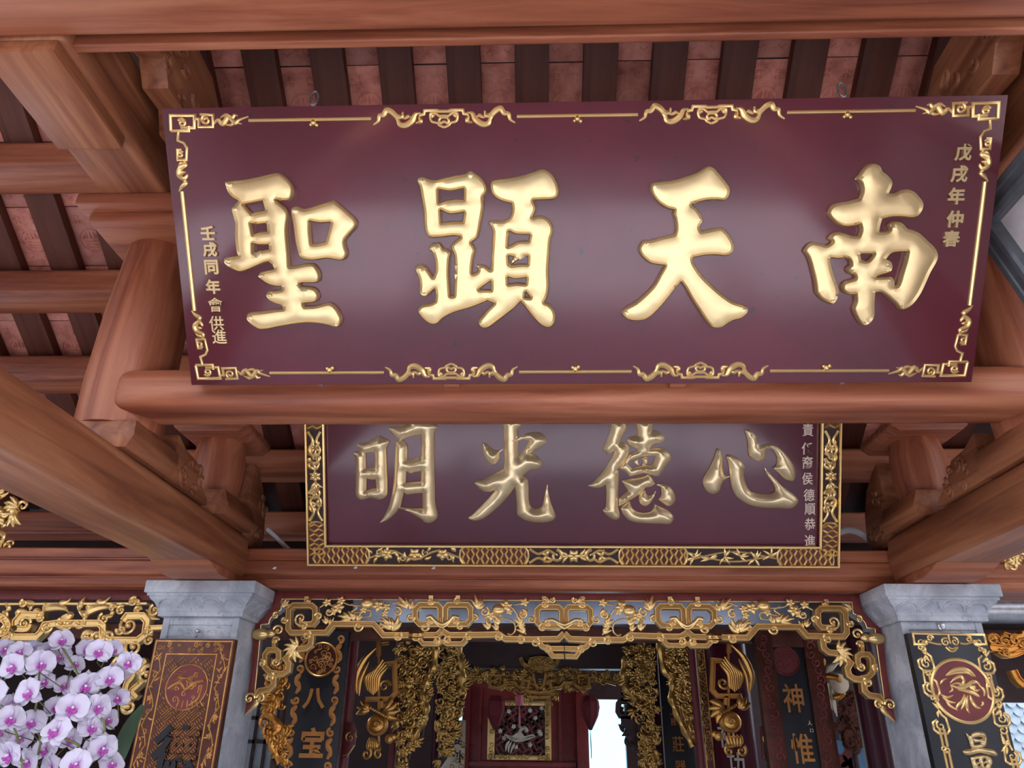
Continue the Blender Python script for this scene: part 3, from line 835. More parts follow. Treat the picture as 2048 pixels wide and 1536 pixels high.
for sy in (1, -1):
    for cxu in (ux, ux2):
        mb = MB()
        half_strokes(mb, mid, lambda a, b: (cxu + a, vc + sy * (T1v - vc + fv + b)))
        mb.build('middle_scroll', 'gold', plq)
    ends = [L1 + p1(497, 236)[0], ux - 0.265, ux + 0.265, ux2 - 0.265, ux2 + 0.265, R1 - p1(497, 236)[0]]
    for a, b in ((0, 1), (2, 3), (4, 5)):
        vv = vc + sy * (T1v - vc + fv)
        mb = MB(); mb.ridge(P1, [(ends[a], vv), (ends[b], vv)], 0.0065, 0.9)
        mb.build('border_rail', 'gold', plq)
    for xk in (ends[0] + 0.24, uc, ends[5] - 0.24):
        mb = MB(); vv = vc + sy * (T1v - vc + fv - 0.012)
        mb.ball(P1.w(xk, vv, 0.006), 0.011, 10, 6); mb.ball(P1.w(xk + 0.012, vv - 0.008 * sy, 0.005), 0.008, 8, 5); mb.ball(P1.w(xk - 0.01, vv - .006 * sy, 0.004), 0.007, 8, 5)
        mb.build('border_knob', 'gold', plq)
for sx in (1, -1):
    a = p1(360, 383); 
    mb = MB(); mb.ridge(P1, [(uc + sx * (L1 - uc + fl * 0.94), vc + (T1v - vc + a[1])), (uc + sx * (L1 - uc + fl * 0.94), vc - (T1v - vc + a[1]))], 0.008, 0.9)
    mb.build('border_rail', 'gold', plq)
# hanging eyes on the top edge
for px, py in ((626, 200), (1687, 190)):
    u = P1.px(px, py + 8)[0]
    mb = MB(); c = P1.w(u, T1v + 0.028, -0.02)
    mb.tube([c + Vector((0.014 * math.cos(a), 0, 0.034 * math.sin(a))) for a in [i * math.pi / 9 for i in range(19)]], 0.0042, 6, False)
    mb.tube([P1.w(u, T1v - 0.01, -0.02), P1.w(u, T1v + 0.012, -0.02)], 0.006, 8)
    mb.build('hanging_eye', 'steel', plq)
# bolts and wedges below the front plaque
for px, py, lab in ((643, 772, 'small steel bolt under the left half of the front plaque'), (1683, 768, 'small steel bolt under the right half of the front plaque')):
    a = atY(px, py - 4, 2.66)
    mb = MB().tube([a + Vector((0, .02, .0)), a, a + Vector((-0.004, -0.03, -0.012))], 0.0055, 8)
    mb.ball(a + Vector((0, -.004, .0)), 0.010, 8, 5)
    tag(mb.build('bolt', 'steel', None, org=a), lab, 'bolt')
for px, lab in ((904, 'small pale wedge under the front plaque, left of the middle'), (1355, 'small pale wedge under the front plaque, right of the middle')):
    a = atY(px, 767, 2.655)
    mb = MB().box(a.x - 0.032, a.x + 0.032, a.y - 0.012, a.y + 0.02, a.z - 0.012, a.z - 0.001)
    tag(mb.build('wedge', 'wood_x', None, 0.002, org=a), lab.replace('pale', 'brown'), 'wedge')

# ---- rear plaque, in an openwork gilded frame
T2 = math.radians(28.47)
YB2 = 4.03
P2 = Fr((0.183, YB2, 1.6 + 0.2105 * YB2), (1, 0, 0), (0, -math.sin(T2), math.cos(T2)))
l2, b2 = P2.px(616, 1130); r2, _ = P2.px(1677, 1132)
H2 = 0.98
t2 = b2 + H2
fw = P2.px(653, 1130)[0] - l2                       # frame width
fb = P2.px(1100, 1092)[1] - b2
rp = thing('framed_plaque', P2.w((l2 + r2) / 2, b2), 'maroon plaque in an openwork gold frame, tilted above the stone columns behind', 'plaque')
MB().fbox(P2, l2 + fw * .5, r2 - fw * .5, b2 + fb * .5, t2 - fb * .5, -0.03, -0.004).build('board', 'maroon2', rp, 0.003)
for a in ((l2, r2, b2, b2 + fb), (l2, r2, t2 - fb, t2), (l2, l2 + fw, b2 + fb, t2 - fb), (r2 - fw, r2, b2 + fb, t2 - fb)):
    MB().fbox(P2, a[0], a[1], a[2], a[3], -0.03, 0.004).build('frame_ground', 'recess', rp)
# frame lips
def lip(mb, pts, wd, base=0.004): mb.sweep(P2, pts, wd, [(-1, 0), (-1, .8), (-.6, 1), (.6, 1), (1, .8), (1, 0)], 0.016, base, True)
mb = MB(); lip(mb, [(l2 + .005, b2 + .005), (r2 - .005, b2 + .005), (r2 - .005, t2 - .005), (l2 + .005, t2 - .005)], 0.006)
mb.build('outer_lip', 'gold', rp)
mb = MB(); lip(mb, [(l2 + fw, b2 + fb), (r2 - fw, b2 + fb), (r2 - fw, t2 - fb), (l2 + fw, t2 - fb)], 0.007)
mb.build('inner_lip', 'gold', rp)
def fret_block(mb, u0, u1, v0, v1):                # woven key pattern ground between the openwork fields
    MB().fbox(P2, u0, u1, v0, v1, 0.0, 0.006).build('fret_ground', 'copper_board', rp)
    d = 0.026; k = 0
    u = u0
    while u < u1 - 0.004:
        v = v0
        while v < v1 - 0.004:
            uu = min(u + d, u1); vv = min(v + d, v1)
            k = int(round((u - u0) / d)) + int(round((v - v0) / d))
            for t in (0.2, 0.6):
                if k % 2: mb.ridge(P2, [(u + (uu - u) * t * .6, v), (uu - (uu - u) * (.4 - t * .4), vv)], 0.0036, 1.3, 0.006)
                else: mb.ridge(P2, [(uu - (uu - u) * t * .6, v), (u + (uu - u) * (.4 - t * .4), vv)], 0.0036, 1.3, 0.006)
            v += d
        u += d
def scrolls_h(mb, u0, u1, vm, hh, seed, kind):      # openwork run along the bottom rail
    r_ = random.Random(seed); L = u1 - u0
    if kind == 'flowers':
        for k in range(3):
            x = u0 + L * (.2 + .3 * k); flower(mb, P2, x, vm + r_.uniform(-.3, .3) * hh, hh * .75, 0.006, 5, r_.uniform(0, 1))
        for q in range(4): curl(mb, P2, u0 + L * (.12 + .25 * q), vm + hh * .3 * (-1) ** q, hh * .45, q, hh * .14, 1.2, 0.006, (-1) ** q)
        mb.ridge(P2, cr([(u0, vm - hh * .4), (u0 + L * .25, vm + hh * .6), (u0 + L * .5, vm - hh * .5), (u0 + L * .75, vm + hh * .6), (u1, vm - hh * .3)], 5), 0.007, .9, 0.005)
        for k in range(18): leaf(mb, P2, r_.uniform(u0 + .02, u1 - .02), vm + r_.uniform(-.6, .6) * hh, r_.uniform(0, 6.28), hh * .9, hh * .22, .4, 0.006)
    elif kind == 'bamboo':
        for a in (0, 1): mb.ridge(P2, cr([(u0, vm + (a - .5) * hh), (u0 + L * .5, vm - (a - .5) * hh * 1.2), (u1, vm + (a - .5) * hh * .5)], 6), 0.006, .9, 0.005)
        for k in range(6):
            x = u0 + L * (k + .5) / 6; y = vm + r_.uniform(-.4, .4) * hh
            for q in range(5): leaf(mb, P2, x, y, r_.uniform(0, 6.28), hh * 1.1, hh * .17, .2, 0.007)
    else:
        for sx in (1, -1):
            c0 = (u0 + u1) / 2
            for yy in (1, -1): mb.ridge(P2, cr([(c0 + sx * L * .48, vm + yy * hh * .85), (c0 + sx * L * .38, vm + yy * hh * .25), (c0 + sx * L * .28, vm + yy * hh * .7), (c0 + sx * L * .2, vm + yy * hh * .2)], 5), 0.0085, .9, 0.005)
            curl(mb, P2, c0 + sx * L * .19, vm, hh * .8, 1.5, 0.012, 1.2, 0.005, sx)
            for a in (.9, 2.2, -.9, -2.2): leaf(mb, P2, c0 + sx * L * .3, vm, a, hh * .9, hh * .22, .4, .006)
            for a in (0, .7, -.7): leaf(mb, P2, c0 + sx * L * .06, vm, math.pi / 2 - sx * (math.pi / 2) + a, L * .1, hh * .22, .2, 0.006)
        flower(mb, P2, (u0 + u1) / 2, vm, hh * .8, 0.008, 6)
def bracket_end(mb, u, sgn, v0, v1):
    mb.ridge(P2, [(u + sgn * .012, v0), (u - sgn * .002, v0 + (v1 - v0) * .2), (u - sgn * .006, (v0 + v1) / 2), (u - sgn * .002, v0 + (v1 - v0) * .8), (u + sgn * .012, v1)], 0.006, 1, 0.006)
vlo, vhi = b2 + 0.012, b2 + fb - 0.008
pxu = lambda px: P2.px(px, 1112)[0]
fields = [(737, 922, 'flowers'), (1055, 1240, 'scroll'), (1372, 1556, 'bamboo')]
edges_ = [625] + [e for f in fields for e in f[:2]] + [1668]
for a, b in zip(edges_[0::2], edges_[1::2]):
    mb = MB(); fret_block(mb, pxu(a) - .0, pxu(b), vlo, vhi); mb.build('fret_panel', 'gold', rp)
for i, (a, b, kd) in enumerate(fields):
    mb = MB(); scrolls_h(mb, pxu(a), pxu(b), (vlo + vhi) / 2, (vhi - vlo) / 2, 5 + i, kd)
    bracket_end(mb, pxu(a), -1, vlo, vhi); bracket_end(mb, pxu(b), 1, vlo, vhi)
    mb.build('openwork_carving', 'gold', rp)
class Sw:                                           # the side rails reuse the run, turned upright
    pass
def upright(u0, v0, v1, wide):
    f = Fr(P2.w(u0, v0), P2.V, -P2.U)
    return f
for u0 in (l2 + fw / 2, r2 - fw / 2):
    f = upright(u0, b2, t2, fw); hh = fw / 2 - 0.010
    s0 = P2.px(640, 1045)[1] - b2
    mb = MB(); sv = P2; 
    old = P2
    P2 = f
    fret_block(mb, 0.05, s0, -hh, hh); mb.build('fret_panel', 'gold', rp)
    mb = MB(); scrolls_h(mb, s0, H2 - 0.24, 0, hh, 3, 'scroll')
    for k in (0.27, 0.73):
        x = s0 + (H2 - 0.24 - s0) * k
        for q in range(4): curl(mb, P2, x + (q - 1.5) * 0.04, hh * .3 * (-1) ** q, hh * .6, q, 0.008, 1.1, 0.005, (-1) ** q)
    bracket_end(mb, s0, -1, -hh, hh)
    mb.build('openwork_carving', 'gold', rp)
    mb = MB(); fret_block(mb, H2 - 0.24, H2 - 0.05, -hh, hh); mb.build('fret_panel', 'gold', rp)
    P2 = old
CH2 = {
 'ming': ((660, 830, 320 / 2048), [
  ("345,385 370,370 470,350 550,305 625,262* 680,290 750,325 755,360 720,430 725,520 728,650 735,800 738,900 735,1010 705,1055 640,1080 570,1070 500,1060 430,1080 370,1075 330,1010 330,900 330,700 325,560 295,495* 330,462 400,465* 375,430",
   ["455,490* 575,470* 575,580 570,665* 460,685* 460,580", "470,810* 525,825 585,825* 595,935* 530,945 465,965*"]),
  ("755,180 780,158 880,145 1010,115 1070,60 1250,50 1320,90 1380,160* 1335,220 1335,400 1335,600 1340,800 1345,1000 1345,1100 1360,1190 1380,1280 1350,1345 1280,1380 1210,1370 1150,1320 1000,1235 885,1190* 850,1240 780,1310 720,1350 640,1378* 700,1290 760,1150 800,970 820,800 825,600 835,400 850,340 890,320* 820,265",
   ["920,315* 1020,275 1165,250* 1165,400 1165,545* 1145,535 1080,560 990,575* 990,450 980,380", "975,715* 1030,745 1080,730 1165,715* 1165,850* 1070,855 970,865*", "950,985* 985,1015 1080,1005 1185,995* 1185,1195* 1050,1195 900,1180* 925,1080"])]),
 'guang': ((900, 830, 320 / 2048), [
  ("690,150 660,92* 700,60 760,40 850,45 905,110 905,140 870,175 870,290* 930,255 1000,232 1100,222 1170,235 1220,280 1240,330 1215,380 1140,430 1070,470 1015,490* 1070,505 1130,540 1175,600 1165,660 1120,685 1040,695 980,735 930,780* 970,800 1000,850 1005,950 1010,1080 1030,1160 1080,1195 1140,1195 1180,1160 1205,1070 1225,960 1248,885* 1260,990 1290,1120 1330,1220 1352,1290 1325,1340 1240,1370 1120,1372 1000,1355 910,1315 860,1265 855,1150 845,1000 830,915* 780,990 700,1090 600,1190 480,1290 400,1335 300,1352 235,1315 300,1265 400,1165 500,1060 580,955* 520,980 450,980 380,945 315,875* 350,845 430,820 540,765 690,690* 695,560 690,440", ["870,330* 930,320 1015,325* 960,420 875,525* 870,430"]),
  ("418,350* 470,375 520,420 580,450 630,450 685,435* 640,480 630,560 600,615 550,632 490,610 440,540 415,440", [])]),
 'de': ((1130, 830, 320 / 2048), [
  ("590,85 600,60 700,55 760,85 785,140 780,190 740,260 700,345* 760,355 815,400 830,455 800,530 740,620 670,695* 690,740 685,850 680,1000 680,1170 700,1260 695,1320 640,1340 570,1310 510,1260 485,1210 520,1180 530,1050 530,950 520,890* 460,925 380,930 295,905* 360,860 450,760 540,640 640,455* 590,485 540,495 490,440 500,390 550,280 580,190", []),
  ("915,85 930,60 1080,60 1120,110 1110,205* 1160,200 1220,225 1275,290 1265,335 1220,360 1140,370 1080,430* 1150,425 1240,420 1290,445 1340,500 1360,550 1340,590 1290,650 1250,720 1190,780 1100,765 1020,745 940,760 830,780 790,740 700,675* 750,610 810,530 845,490 930,460* 920,430 860,405 810,360 795,320 830,285 930,260* 925,180", ["800,620* 850,580 940,545 1050,525 1160,520* 1140,580 1100,640 1000,640 860,680*"]),
  ("880,580* 930,560 935,600 950,640 900,630", []), ("985,550* 1050,535 1065,600 1040,632 985,640 1000,600", []),
  ("725,840* 780,825 900,810 1010,785 1060,765 1110,800 1155,880* 1100,915 1030,930 1000,980 900,1050 820,1095 740,1145 690,1165* 690,1070 730,1030 805,970* 770,910", []),
  ("720,1180 800,1115 830,1105* 850,1170 900,1225 990,1250 1080,1240 1130,1200 1145,1140* 1200,1165 1290,1205 1360,1260 1390,1310 1370,1370 1320,1395 1200,1390 1050,1385 920,1375 820,1345 760,1290 725,1230", []),
  ("1025,965* 1035,1005 1070,1030 1110,1020 1160,970* 1140,1050 1090,1130 1030,1165 970,1140 945,1090 950,1030 985,990", []),
  ("1170,892* 1230,880 1310,895 1370,950 1405,1020 1410,1090 1380,1140 1320,1165 1260,1135 1185,1075* 1225,1040 1235,980 1220,920", [])]),
 'xin': ((1360, 830, 320 / 2048), [
  ("475,425* 515,450 545,540 550,700 575,770 635,785* 570,830 530,890 500,970 430,1010 350,980 300,900 295,820 360,700 430,560", []),
  ("590,545 610,510 660,512 740,555 800,605 830,660* 815,720 820,800 850,900 900,975 980,1005 1080,1015 1170,1005 1215,970 1215,920 1170,840 1110,760 1078,670* 1130,730 1220,820 1320,920 1430,1000 1495,1060 1510,1110 1470,1165 1400,1195 1250,1190 1080,1185 940,1165 830,1120 730,1050 670,950 640,820 630,700 610,590", []),
  ("825,190* 870,185 930,220 980,280 1000,350 1040,385 1100,378 1170,370 1250,410 1340,490 1420,590 1470,690 1475,790 1450,840 1400,840 1330,810 1260,740 1180,675* 1230,640 1245,560 1220,490 1170,435 1120,430 1100,470 1080,560 1020,595 950,575 890,525 870,460 870,370 850,270", [])]),
}
for key, ((ox, oy, k), pieces) in CH2.items():
    mb = MB()
    for outer, holes in pieces:
        loops = [px_outline(outer, ox, oy, k, P2)] + [px_outline(h, ox, oy, k, P2) for h in holes]
        relief(mb, P2, loops, h_puff, [0.004, 0.012, 0.022, 0.034], 0.014, 0, -0.003)
    mb.build('big_character', 'gold_puff2', rp, smooth=70)
for ch, p in zip('責任裔侯德順恭進', [(1616, 860), (1614, 897), (1615, 925), (1615, 957), (1618, 990), (1620, 1018), (1620, 1048), (1620, 1082)]):
    u, v = P2.px(*p); u2, v2 = P2.px(p[0], p[1] + 25)
    mb = MB(); glyph(mb, P2, ch, u, v, abs(v - v2), 0.005, -0.004, 0.85)
    mb.build('small_character', 'pink_ink', rp)
for px, py, lab in ((778, 1127, 'small nail head under the left part of the gold framed plaque'), (1485, 1128, 'small nail head under the right part of the gold framed plaque')):
    a = atY(px, py, 4.06)
    mb = MB().lathe([(0.008, -0.012), (0.012, -0.008), (0.009, 0.0), (0.004, 0.03)], a, 12, 1)
    tag(mb.build('nail', 'steel', None, org=a), lab, 'nail')
for px, py, lab in ((549, 1136, 'white paper scrap stuck on the architrave left of the gold frame'), (711, 1135, 'white paper scrap on the architrave below the left end of the gold frame'), (867, 1136, 'white paper scrap on the architrave right of the left nail')):
    a = atY(px, py, 4.088)
    r_ = random.Random(px)
    fr = wall_frame(4.0885, a.x, a.z)
    mb = MB().prism(fr, [(-.012, -.004), (.004, -.008), (.012, .002), (.002, .008)], 0, 0.002)
    tag(mb.build('paper_scrap', 'paper', None, org=a), lab, 'paper')
# ------------------------------------------------------------------ gilded valance between the columns
VY = 4.205
PV = wall_frame(VY, 0.0, 0.0)
PVN = 0.0
val = thing('fretwork_valance', (0.1485, VY, 1.6), 'gold fretwork valance on an oxblood board between the stone columns', 'valance')
UC = 0.1485
def q5(x, y): return PV.px(480 + x / 5.389, 1180 + y / 5.389)
def q6(x, y): return PV.px(820 + x / 5.389, 1180 + y / 5.389)
def mir(p, s): return (p[0], p[1]) if s == 1 else (2 * UC - p[0], p[1])
BARW = 0.0165
def both(fn):
    for s in (1, -1): fn(s)
def bar(pts, m=q5, wd=BARW, closed=False, name='scroll_bar', mat='gold', only=None, sm=0, base=0.0, dual=True):
    P = [m(*p) for p in pts]
    if sm: P = cr(P, sm, closed)
    for s in ((1, -1) if dual else (1,)):
        mb = MB(); mb.sweep(PV, [mir(p, s) for p in P], wd, MOULD, 0.016, base, closed)
        A = [mir(p, s) for p in P]
        mb.sweep(PV, A, wd * 0.96, [(-1, 0), (-1, 1), (1, 1), (1, 0)], -0.03, base, closed)
        mb.build(name, mat, val)
        i_ = MB(); i_.sweep(PV, A, wd * 0.5, [(-1, 0), (0, 1), (1, 0)], 0.002, base + .0082, closed); i_.build('bar_inlay', 'gold_mid', val)
# oxblood board with a shaped opening
top = [q5(x, y) for x, y in ((365, -10),)]
bz0 = 2.335
edge_out = [(372, 20), (330, 190), (205, 330), (160, 350), (130, 560), (108, 850), (75, 1100), (35, 1350)]
edge_in = [(110, 1290), (152, 1200), (150, 1110), (178, 830), (205, 550), (218, 372), (302, 360), (312, 318), (360, 250), (435, 210), (445, 92)]
for s in (1, -1):
    poly = [mir(q5(*p), s) for p in edge_out + edge_in]
    a = mir(q5(372, 20), s)
    poly = [(a[0], bz0)] + poly[1:]
    poly += [(poly[-1][0], bz0)]
    MB().prism(PV, poly, -0.03, -0.012).build('ground_board', 'red_board', val, 0.002)
ul = q5(445, 92)[0]; vt = q5(445, 92)[1]
MB().fbox(PV, ul, 2 * UC - ul, vt, bz0, -0.03, -0.012).build('ground_board', 'red_board', val, 0.002)
def line(pts, m=q5, wd=0.0035, name='gold_bead', dual=True):
    for s in ((1, -1) if dual else (1,)):
        mb = MB(); mb.ridge(PV, [mir(m(*p), s) for p in pts], wd, 1.2, -0.012); mb.build(name, 'gold', val)
line(edge_in[2:])
mb = MB(); mb.ridge(PV, [(ul, vt), (2 * UC - ul, vt)], 0.0045, 1.0, -0.010); mb.build('gold_bead', 'gold', val)
# bars of the left half (mirrored to the right)
bar([(640, 372), (780, 372), (815, 330), (815, 205), (775, 168), (580, 168), (532, 215), (527, 420), (560, 462), (930, 462), (1010, 368), (1445, 368), (1550, 490), (1905, 490), (1985, 490)])
bar([(985, 455), (330, 0)][:0] or [(-10, 490), (90, 490), (290, 488), (345, 440)], q6)
bar([(112, 500), (112, 545), (146, 582), (300, 582), (340, 548), (340, 535)], q6, BARW * .8)
bar([(360, 535), (360, 548), (400, 582), (560, 582), (598, 545), (598, 500)], q6, BARW * .8)
bar([(345, 440), (420, 488), (600, 488), (960, 482), (1030, 530), (1330, 535), (1600, 530), (1660, 470)], q6)
bar([(75, 200), (110, 165), (300, 165), (330, 200), (330, 350), (300, 372), (110, 372), (60, 320), (60, 215)], q6, BARW, True)
bar([(385, 200), (415, 165), (620, 165), (655, 205), (655, 320), (610, 372), (425, 372), (385, 345)], q6, BARW, True)
bar([(1370, 220), (1405, 188), (1600, 188), (1635, 225), (1635, 370), (1600, 395), (1420, 395), (1370, 345)], q6, BARW, True)
bar([(1375, 545), (1420, 605), (1480, 634), (1660, 634)], q6, BARW * .85)
bar([(1485, 640), (1540, 715), (1660, 715)], q6, BARW * .8)
bar([(345, 300), (345, 430)], q6, BARW * .7)
# corner pendant
bar([(755, 470), (775, 520), (765, 590), (715, 632), (620, 640)])
bar([(560, 690), (500, 740), (535, 800), (520, 870), (470, 905), (372, 915), (365, 1030), (320, 1075), (215, 1090), (180, 1150)])
bar([(400, 775), (425, 740), (425, 670), (390, 645), (310, 650), (275, 700), (275, 830), (330, 890), (400, 900)], wd=BARW * .95)
bar([(375, 640), (370, 560), (385, 530)], wd=BARW * .6)
def curls(lst, m, wd, name, sz=1.0):
    for (x, y, r, a, sg) in lst:
        c = m(x, y); r_ = r / 5.389 / 1485 * 4.35 * sz
        for s in (1, -1):
            mb = MB()
            cc = mir(c, s)
            curl(mb, PV, cc[0], cc[1], r_, a if s == 1 else math.pi - a, wd, 1.35, 0.006, -sg * s)
            mb.ball(PV.w(cc[0], cc[1], 0.010), r_ * .28, 8, 5)
            mb.build(name, 'gold', val)
curls([(655, 310, 62, 4.9, 1), (385, 775, 40, 0, 1), (690, 390, 38, 2, 1), (845, 285, 40, 3, 1), (965, 235, 45, 1, 1), (415, 435, 52, 3, 1), (390, 275, 36, 1, -1), (480, 320, 36, 0, 1), (720, 485, 42, 1, 1), (1275, 395, 48, 0, 1), (1530, 375, 45, 2, 1), (1700, 500, 46, 1, 1), (1895, 500, 44, 0, 1), (1700, 235, 48, 2, 1), (1840, 295, 44, 0, 1), (1990, 400, 46, 1, 1), (320, 935, 44, 1, 1), (240, 790, 36, 2, 1), (385, 545, 38, 0, -1), (225, 1170, 44, 3, 1), (105, 1170, 52, 0, -1)], q5, 0.0075, 'curl')
curls([(70, 500, 46, 1, 1), (285, 545, 44, 2, 1), (410, 540, 44, 1, -1), (640, 500, 46, 1, -1), (950, 500, 44, 1, 1), (1190, 540, 46, 2, 1), (1350, 560, 46, 1, 1), (1480, 640, 40, 2, 1), (1310, 315, 42, 1, 1), (805, 230, 46, 1, 1), (165, 400, 44, 1, 1), (545, 390, 44, 1, -1), (215, 335, 38, 1, 1), (505, 335, 38, 2, -1), (225, 125, 36, 0, 1), (515, 120, 36, 2, -1), (700, 300, 36, 2, 1), (1430, 405, 44, 1, -1), (1490, 360, 36, 2, -1), (1450, 150, 38, 0, 1), (1530, 110, 30, 1, 1), (1215, 260, 44, 1, 1)], q6, 0.0075, 'curl')
# tip of the pendant, oval boss
for s in (1, -1):
    mb = MB(); mb.ridge(PV, [mir(q5(*p), s) for p in cr([(175, 1160), (160, 1230), (120, 1275), (45, 1345)], 5)], swell(16, 0.016, .15, .15), .6, -0.012); mb.build('pendant_tip', 'gold', val)
    c = mir(q5(222, 478), s); mb = MB(); mb.ball(PV.w(c[0], c[1], 0.0), 0.048, 16, 10, (1, .55, .64)); mb.ball(PV.w(*mir(q5(330, 470), s), 0.0), 0.028, 10, 6, (1, .6, .8)); mb.build('oval_boss', 'gold', val)
    # tied leaf cluster
    mb = MB(); c = mir(q5(600, 640), s)
    for a in (1.2, 1.7, 2.3, 2.8, 3.3, 3.8, 4.4, 5.0): leaf(mb, PV, c[0], c[1], a if s == 1 else math.pi - a, 0.066, 0.012, 0.5 * s, 0.008)
    mb.build('leaf_cluster', 'gold', val)
    for (x, y, a) in ((470, 160, .3), (485, 190, 1.3)):
        c = mir(q5(x - 20, y), s); mb = MB()
        for k in (-.5, 0, .5): leaf(mb, PV, c[0], c[1], (a + k) if s == 1 else math.pi - a - k, 0.045, 0.009, .3, -0.004)
        mb.build('leaf', 'gold', val)
# leaves on the bars
def leaves(lst, m):
    for (x, y, a, ln) in lst:
        for s in (1, -1):
            c = mir(m(x, y), s); mb = MB()
            for k in (-.45, 0, .45): leaf(mb, PV, c[0], c[1], (a + k) if s == 1 else math.pi - a - k, ln * (1 - abs(k) * .5), ln * .17, .35 * s, 0.004)
            mb.build('leaf', 'gold', val)
leaves([(930, 370, 1.6, .05), (960, 375, .7, .045), (1190, 325, 2.5, .075), (1230, 325, 1.9, .06), (1260, 330, .9, .05), (1620, 430, 1.9, .09), (1640, 440, .9, .09), (1800, 200, 1.9, .08), (1830, 210, 1.0, .06)], q5)
leaves([(720, 200, 1.4, .075), (730, 210, .8, .06), (1190, 380, 1.6, .06), (1230, 470, 1.9, .06), (840, 430, 1.5, .06), (950, 380, 1.6, .06), (930, 440, 1.5, .05), (1500, 140, 2.2, .05), (350, 400, 1.57, .04), (1170, 400, .4, .05)], q6)
# bats of ribbon between the paired loops
for (x0, y0, m) in ((350, 360, q6),):
    for s in (1, -1):
        mb = MB()
        mb.ridge(PV, [mir(m(*p), s) for p in cr([(180, 300), (230, 290), (270, 330), (350, 372), (430, 330), (470, 290), (530, 300)], 5)], 0.010, .8, 0.012)
        mb.ridge(PV, [mir(m(*p), s) for p in cr([(270, 345), (310, 385), (350, 400), (390, 385), (430, 345)], 5)], 0.007, .8, 0.012)
        mb.build('ribbon', 'gold', val)
mb = MB()
mb.ridge(PV, [q6(*p) for p in cr([(1480, 330), (1540, 325), (1600, 355), (1660, 375), (1720, 355), (1780, 325), (1840, 330)], 5)], 0.010, .8, 0.012)
mb.ridge(PV, [q6(*p) for p in cr([(1590, 370), (1640, 400), (1660, 415), (1690, 400), (1740, 370)], 5)], 0.008, .8, 0.012)
mb.build('ribbon', 'gold', val)
# flower, fruit and vine fields
rr = random.Random(12)
def flowers(lst, m):
    for (x, y, r) in lst:
        for s in (1, -1):
            c = mir(m(x, y), s); mb = MB(); flower(mb, PV, c[0], c[1], r, 0.004, 5, rr.random() * 3); mb.build('flower', 'gold', val)
flowers([(1060, 190, .034), (940, 130, .026), (1090, 110, .026), (1490, 170, .034), (1580, 180, .026), (1330, 215, .022), (1560, 250, .022), (730, 130, .02), (1010, 240, .018)], q5)
flowers([(1035, 170, .034), (870, 275, .028), (1235, 130, .026), (1070, 230, .02), (980, 190, .02), (1230, 240, .024)], q6)
for (x, y, r, m) in ((1370, 145, .036, q5), (955, 215, .036, q6)):
    for s in (1, -1):
        c = mir(m(x, y), s); mb = MB(); mb.ball(PV.w(c[0], c[1], 0.004), r, 14, 9, (1, .5, .85)); mb.build('fruit', 'gold', val)
def vine(pts, m, wd=.0045):
    for s in (1, -1):
        mb = MB(); mb.ridge(PV, [mir(m(*p), s) for p in cr(pts, 5)], wd, 1, 0.0); mb.build('vine', 'gold', val)
vine([(860, 185), (940, 150), (1060, 190), (1090, 130), (1180, 160), (1300, 170)], q5)
vine([(1200, 150), (1260, 190), (1200, 240), (1290, 240), (1400, 220), (1400, 280), (1340, 290), (1280, 300)], q5)
vine([(1640, 150), (1720, 125), (1780, 125)], q5)
vine([(780, 300), (880, 290), (960, 290), (1040, 180), (1110, 200), (1140, 240), (1180, 290)], q6)
vine([(1000, 300), (1080, 320), (1130, 370), (1130, 440), (1090, 480), (1050, 470)], q6)
vine([(1000, 300), (940, 330), (925, 390), (960, 450)], q6)
vine([(1120, 160), (1180, 150), (1240, 130)], q6); vine([(820, 300), (850, 350), (830, 420)], q6)
vine([(1130, 400), (1180, 380), (1220, 420), (1250, 480)], q6)
for (x, y, m) in ((225, 100, q6), (515, 100, q6), (715, 110, q5), (1450, 110, q6)):
    for s in (1, -1):
        c = mir(m(x, y), s); mb = MB(); mb.fbox(PV, c[0] - .012, c[0] + .012, c[1] - .015, c[1] + .02, -.02, .004); mb.build('hanger_block', 'gold', val)

# ------------------------------------------------------------------ left bay fretwork
lv = thing('fretwork_valance', (-2.6, VY, 2.1), 'bold gold scroll fretwork left of the left stone column, above the orchids', 'valance')
def q1(x, y): return PV.px(x / 6.4, 1180 + y / 6.4)
def lbar(pts, wd=0.02, sm=0, closed=False, name='scroll_bar', h=.02):
    P = [q1(*p) for p in pts]
    if sm: P = cr(P, sm, closed)
    mb = MB(); mb.sweep(PV, P, wd, MOULD, h, 0, closed); mb.sweep(PV, P, wd * .95, [(-1, 0), (-1, 1), (1, 1), (1, 0)], -0.035, 0, closed)
    mb.build(name, 'gold_warm' if False else 'gold', lv)
lbar([(-900, 185), (1885, 175)], 0.006, h=.01, name='top_rail')
lbar([(-300, 760), (0, 740), (70, 650), (170, 605), (480, 605), (545, 540), (590, 450), (740, 430), (1290, 430), (1335, 470), (1330, 590), (1400, 645), (1770, 650), (1870, 575), (1895, 400), (1840, 335), (1640, 335), (1590, 400)])
lbar([(570, 330), (290, 325), (225, 400), (225, 450)], .022)
lbar([(230, 500), (360, 500), (400, 440)], .018, 4)
lbar([(1900, 490), (2100, 480)], .014)
lbar([(-300, 400), (-100, 330), (60, 370), (120, 470), (60, 560), (-40, 540)], .02, 5)
def lcurl(x, y, r, a, sg, wd=.009):
    c = q1(x, y); mb = MB(); rr_ = r / 6.4 / 1485 * 4.35
    curl(mb, PV, c[0], c[1], rr_, a, wd, 1.4, 0.01, sg); mb.ball(PV.w(c[0], c[1], .012), rr_ * .3, 8, 5); mb.build('curl', 'gold', lv)
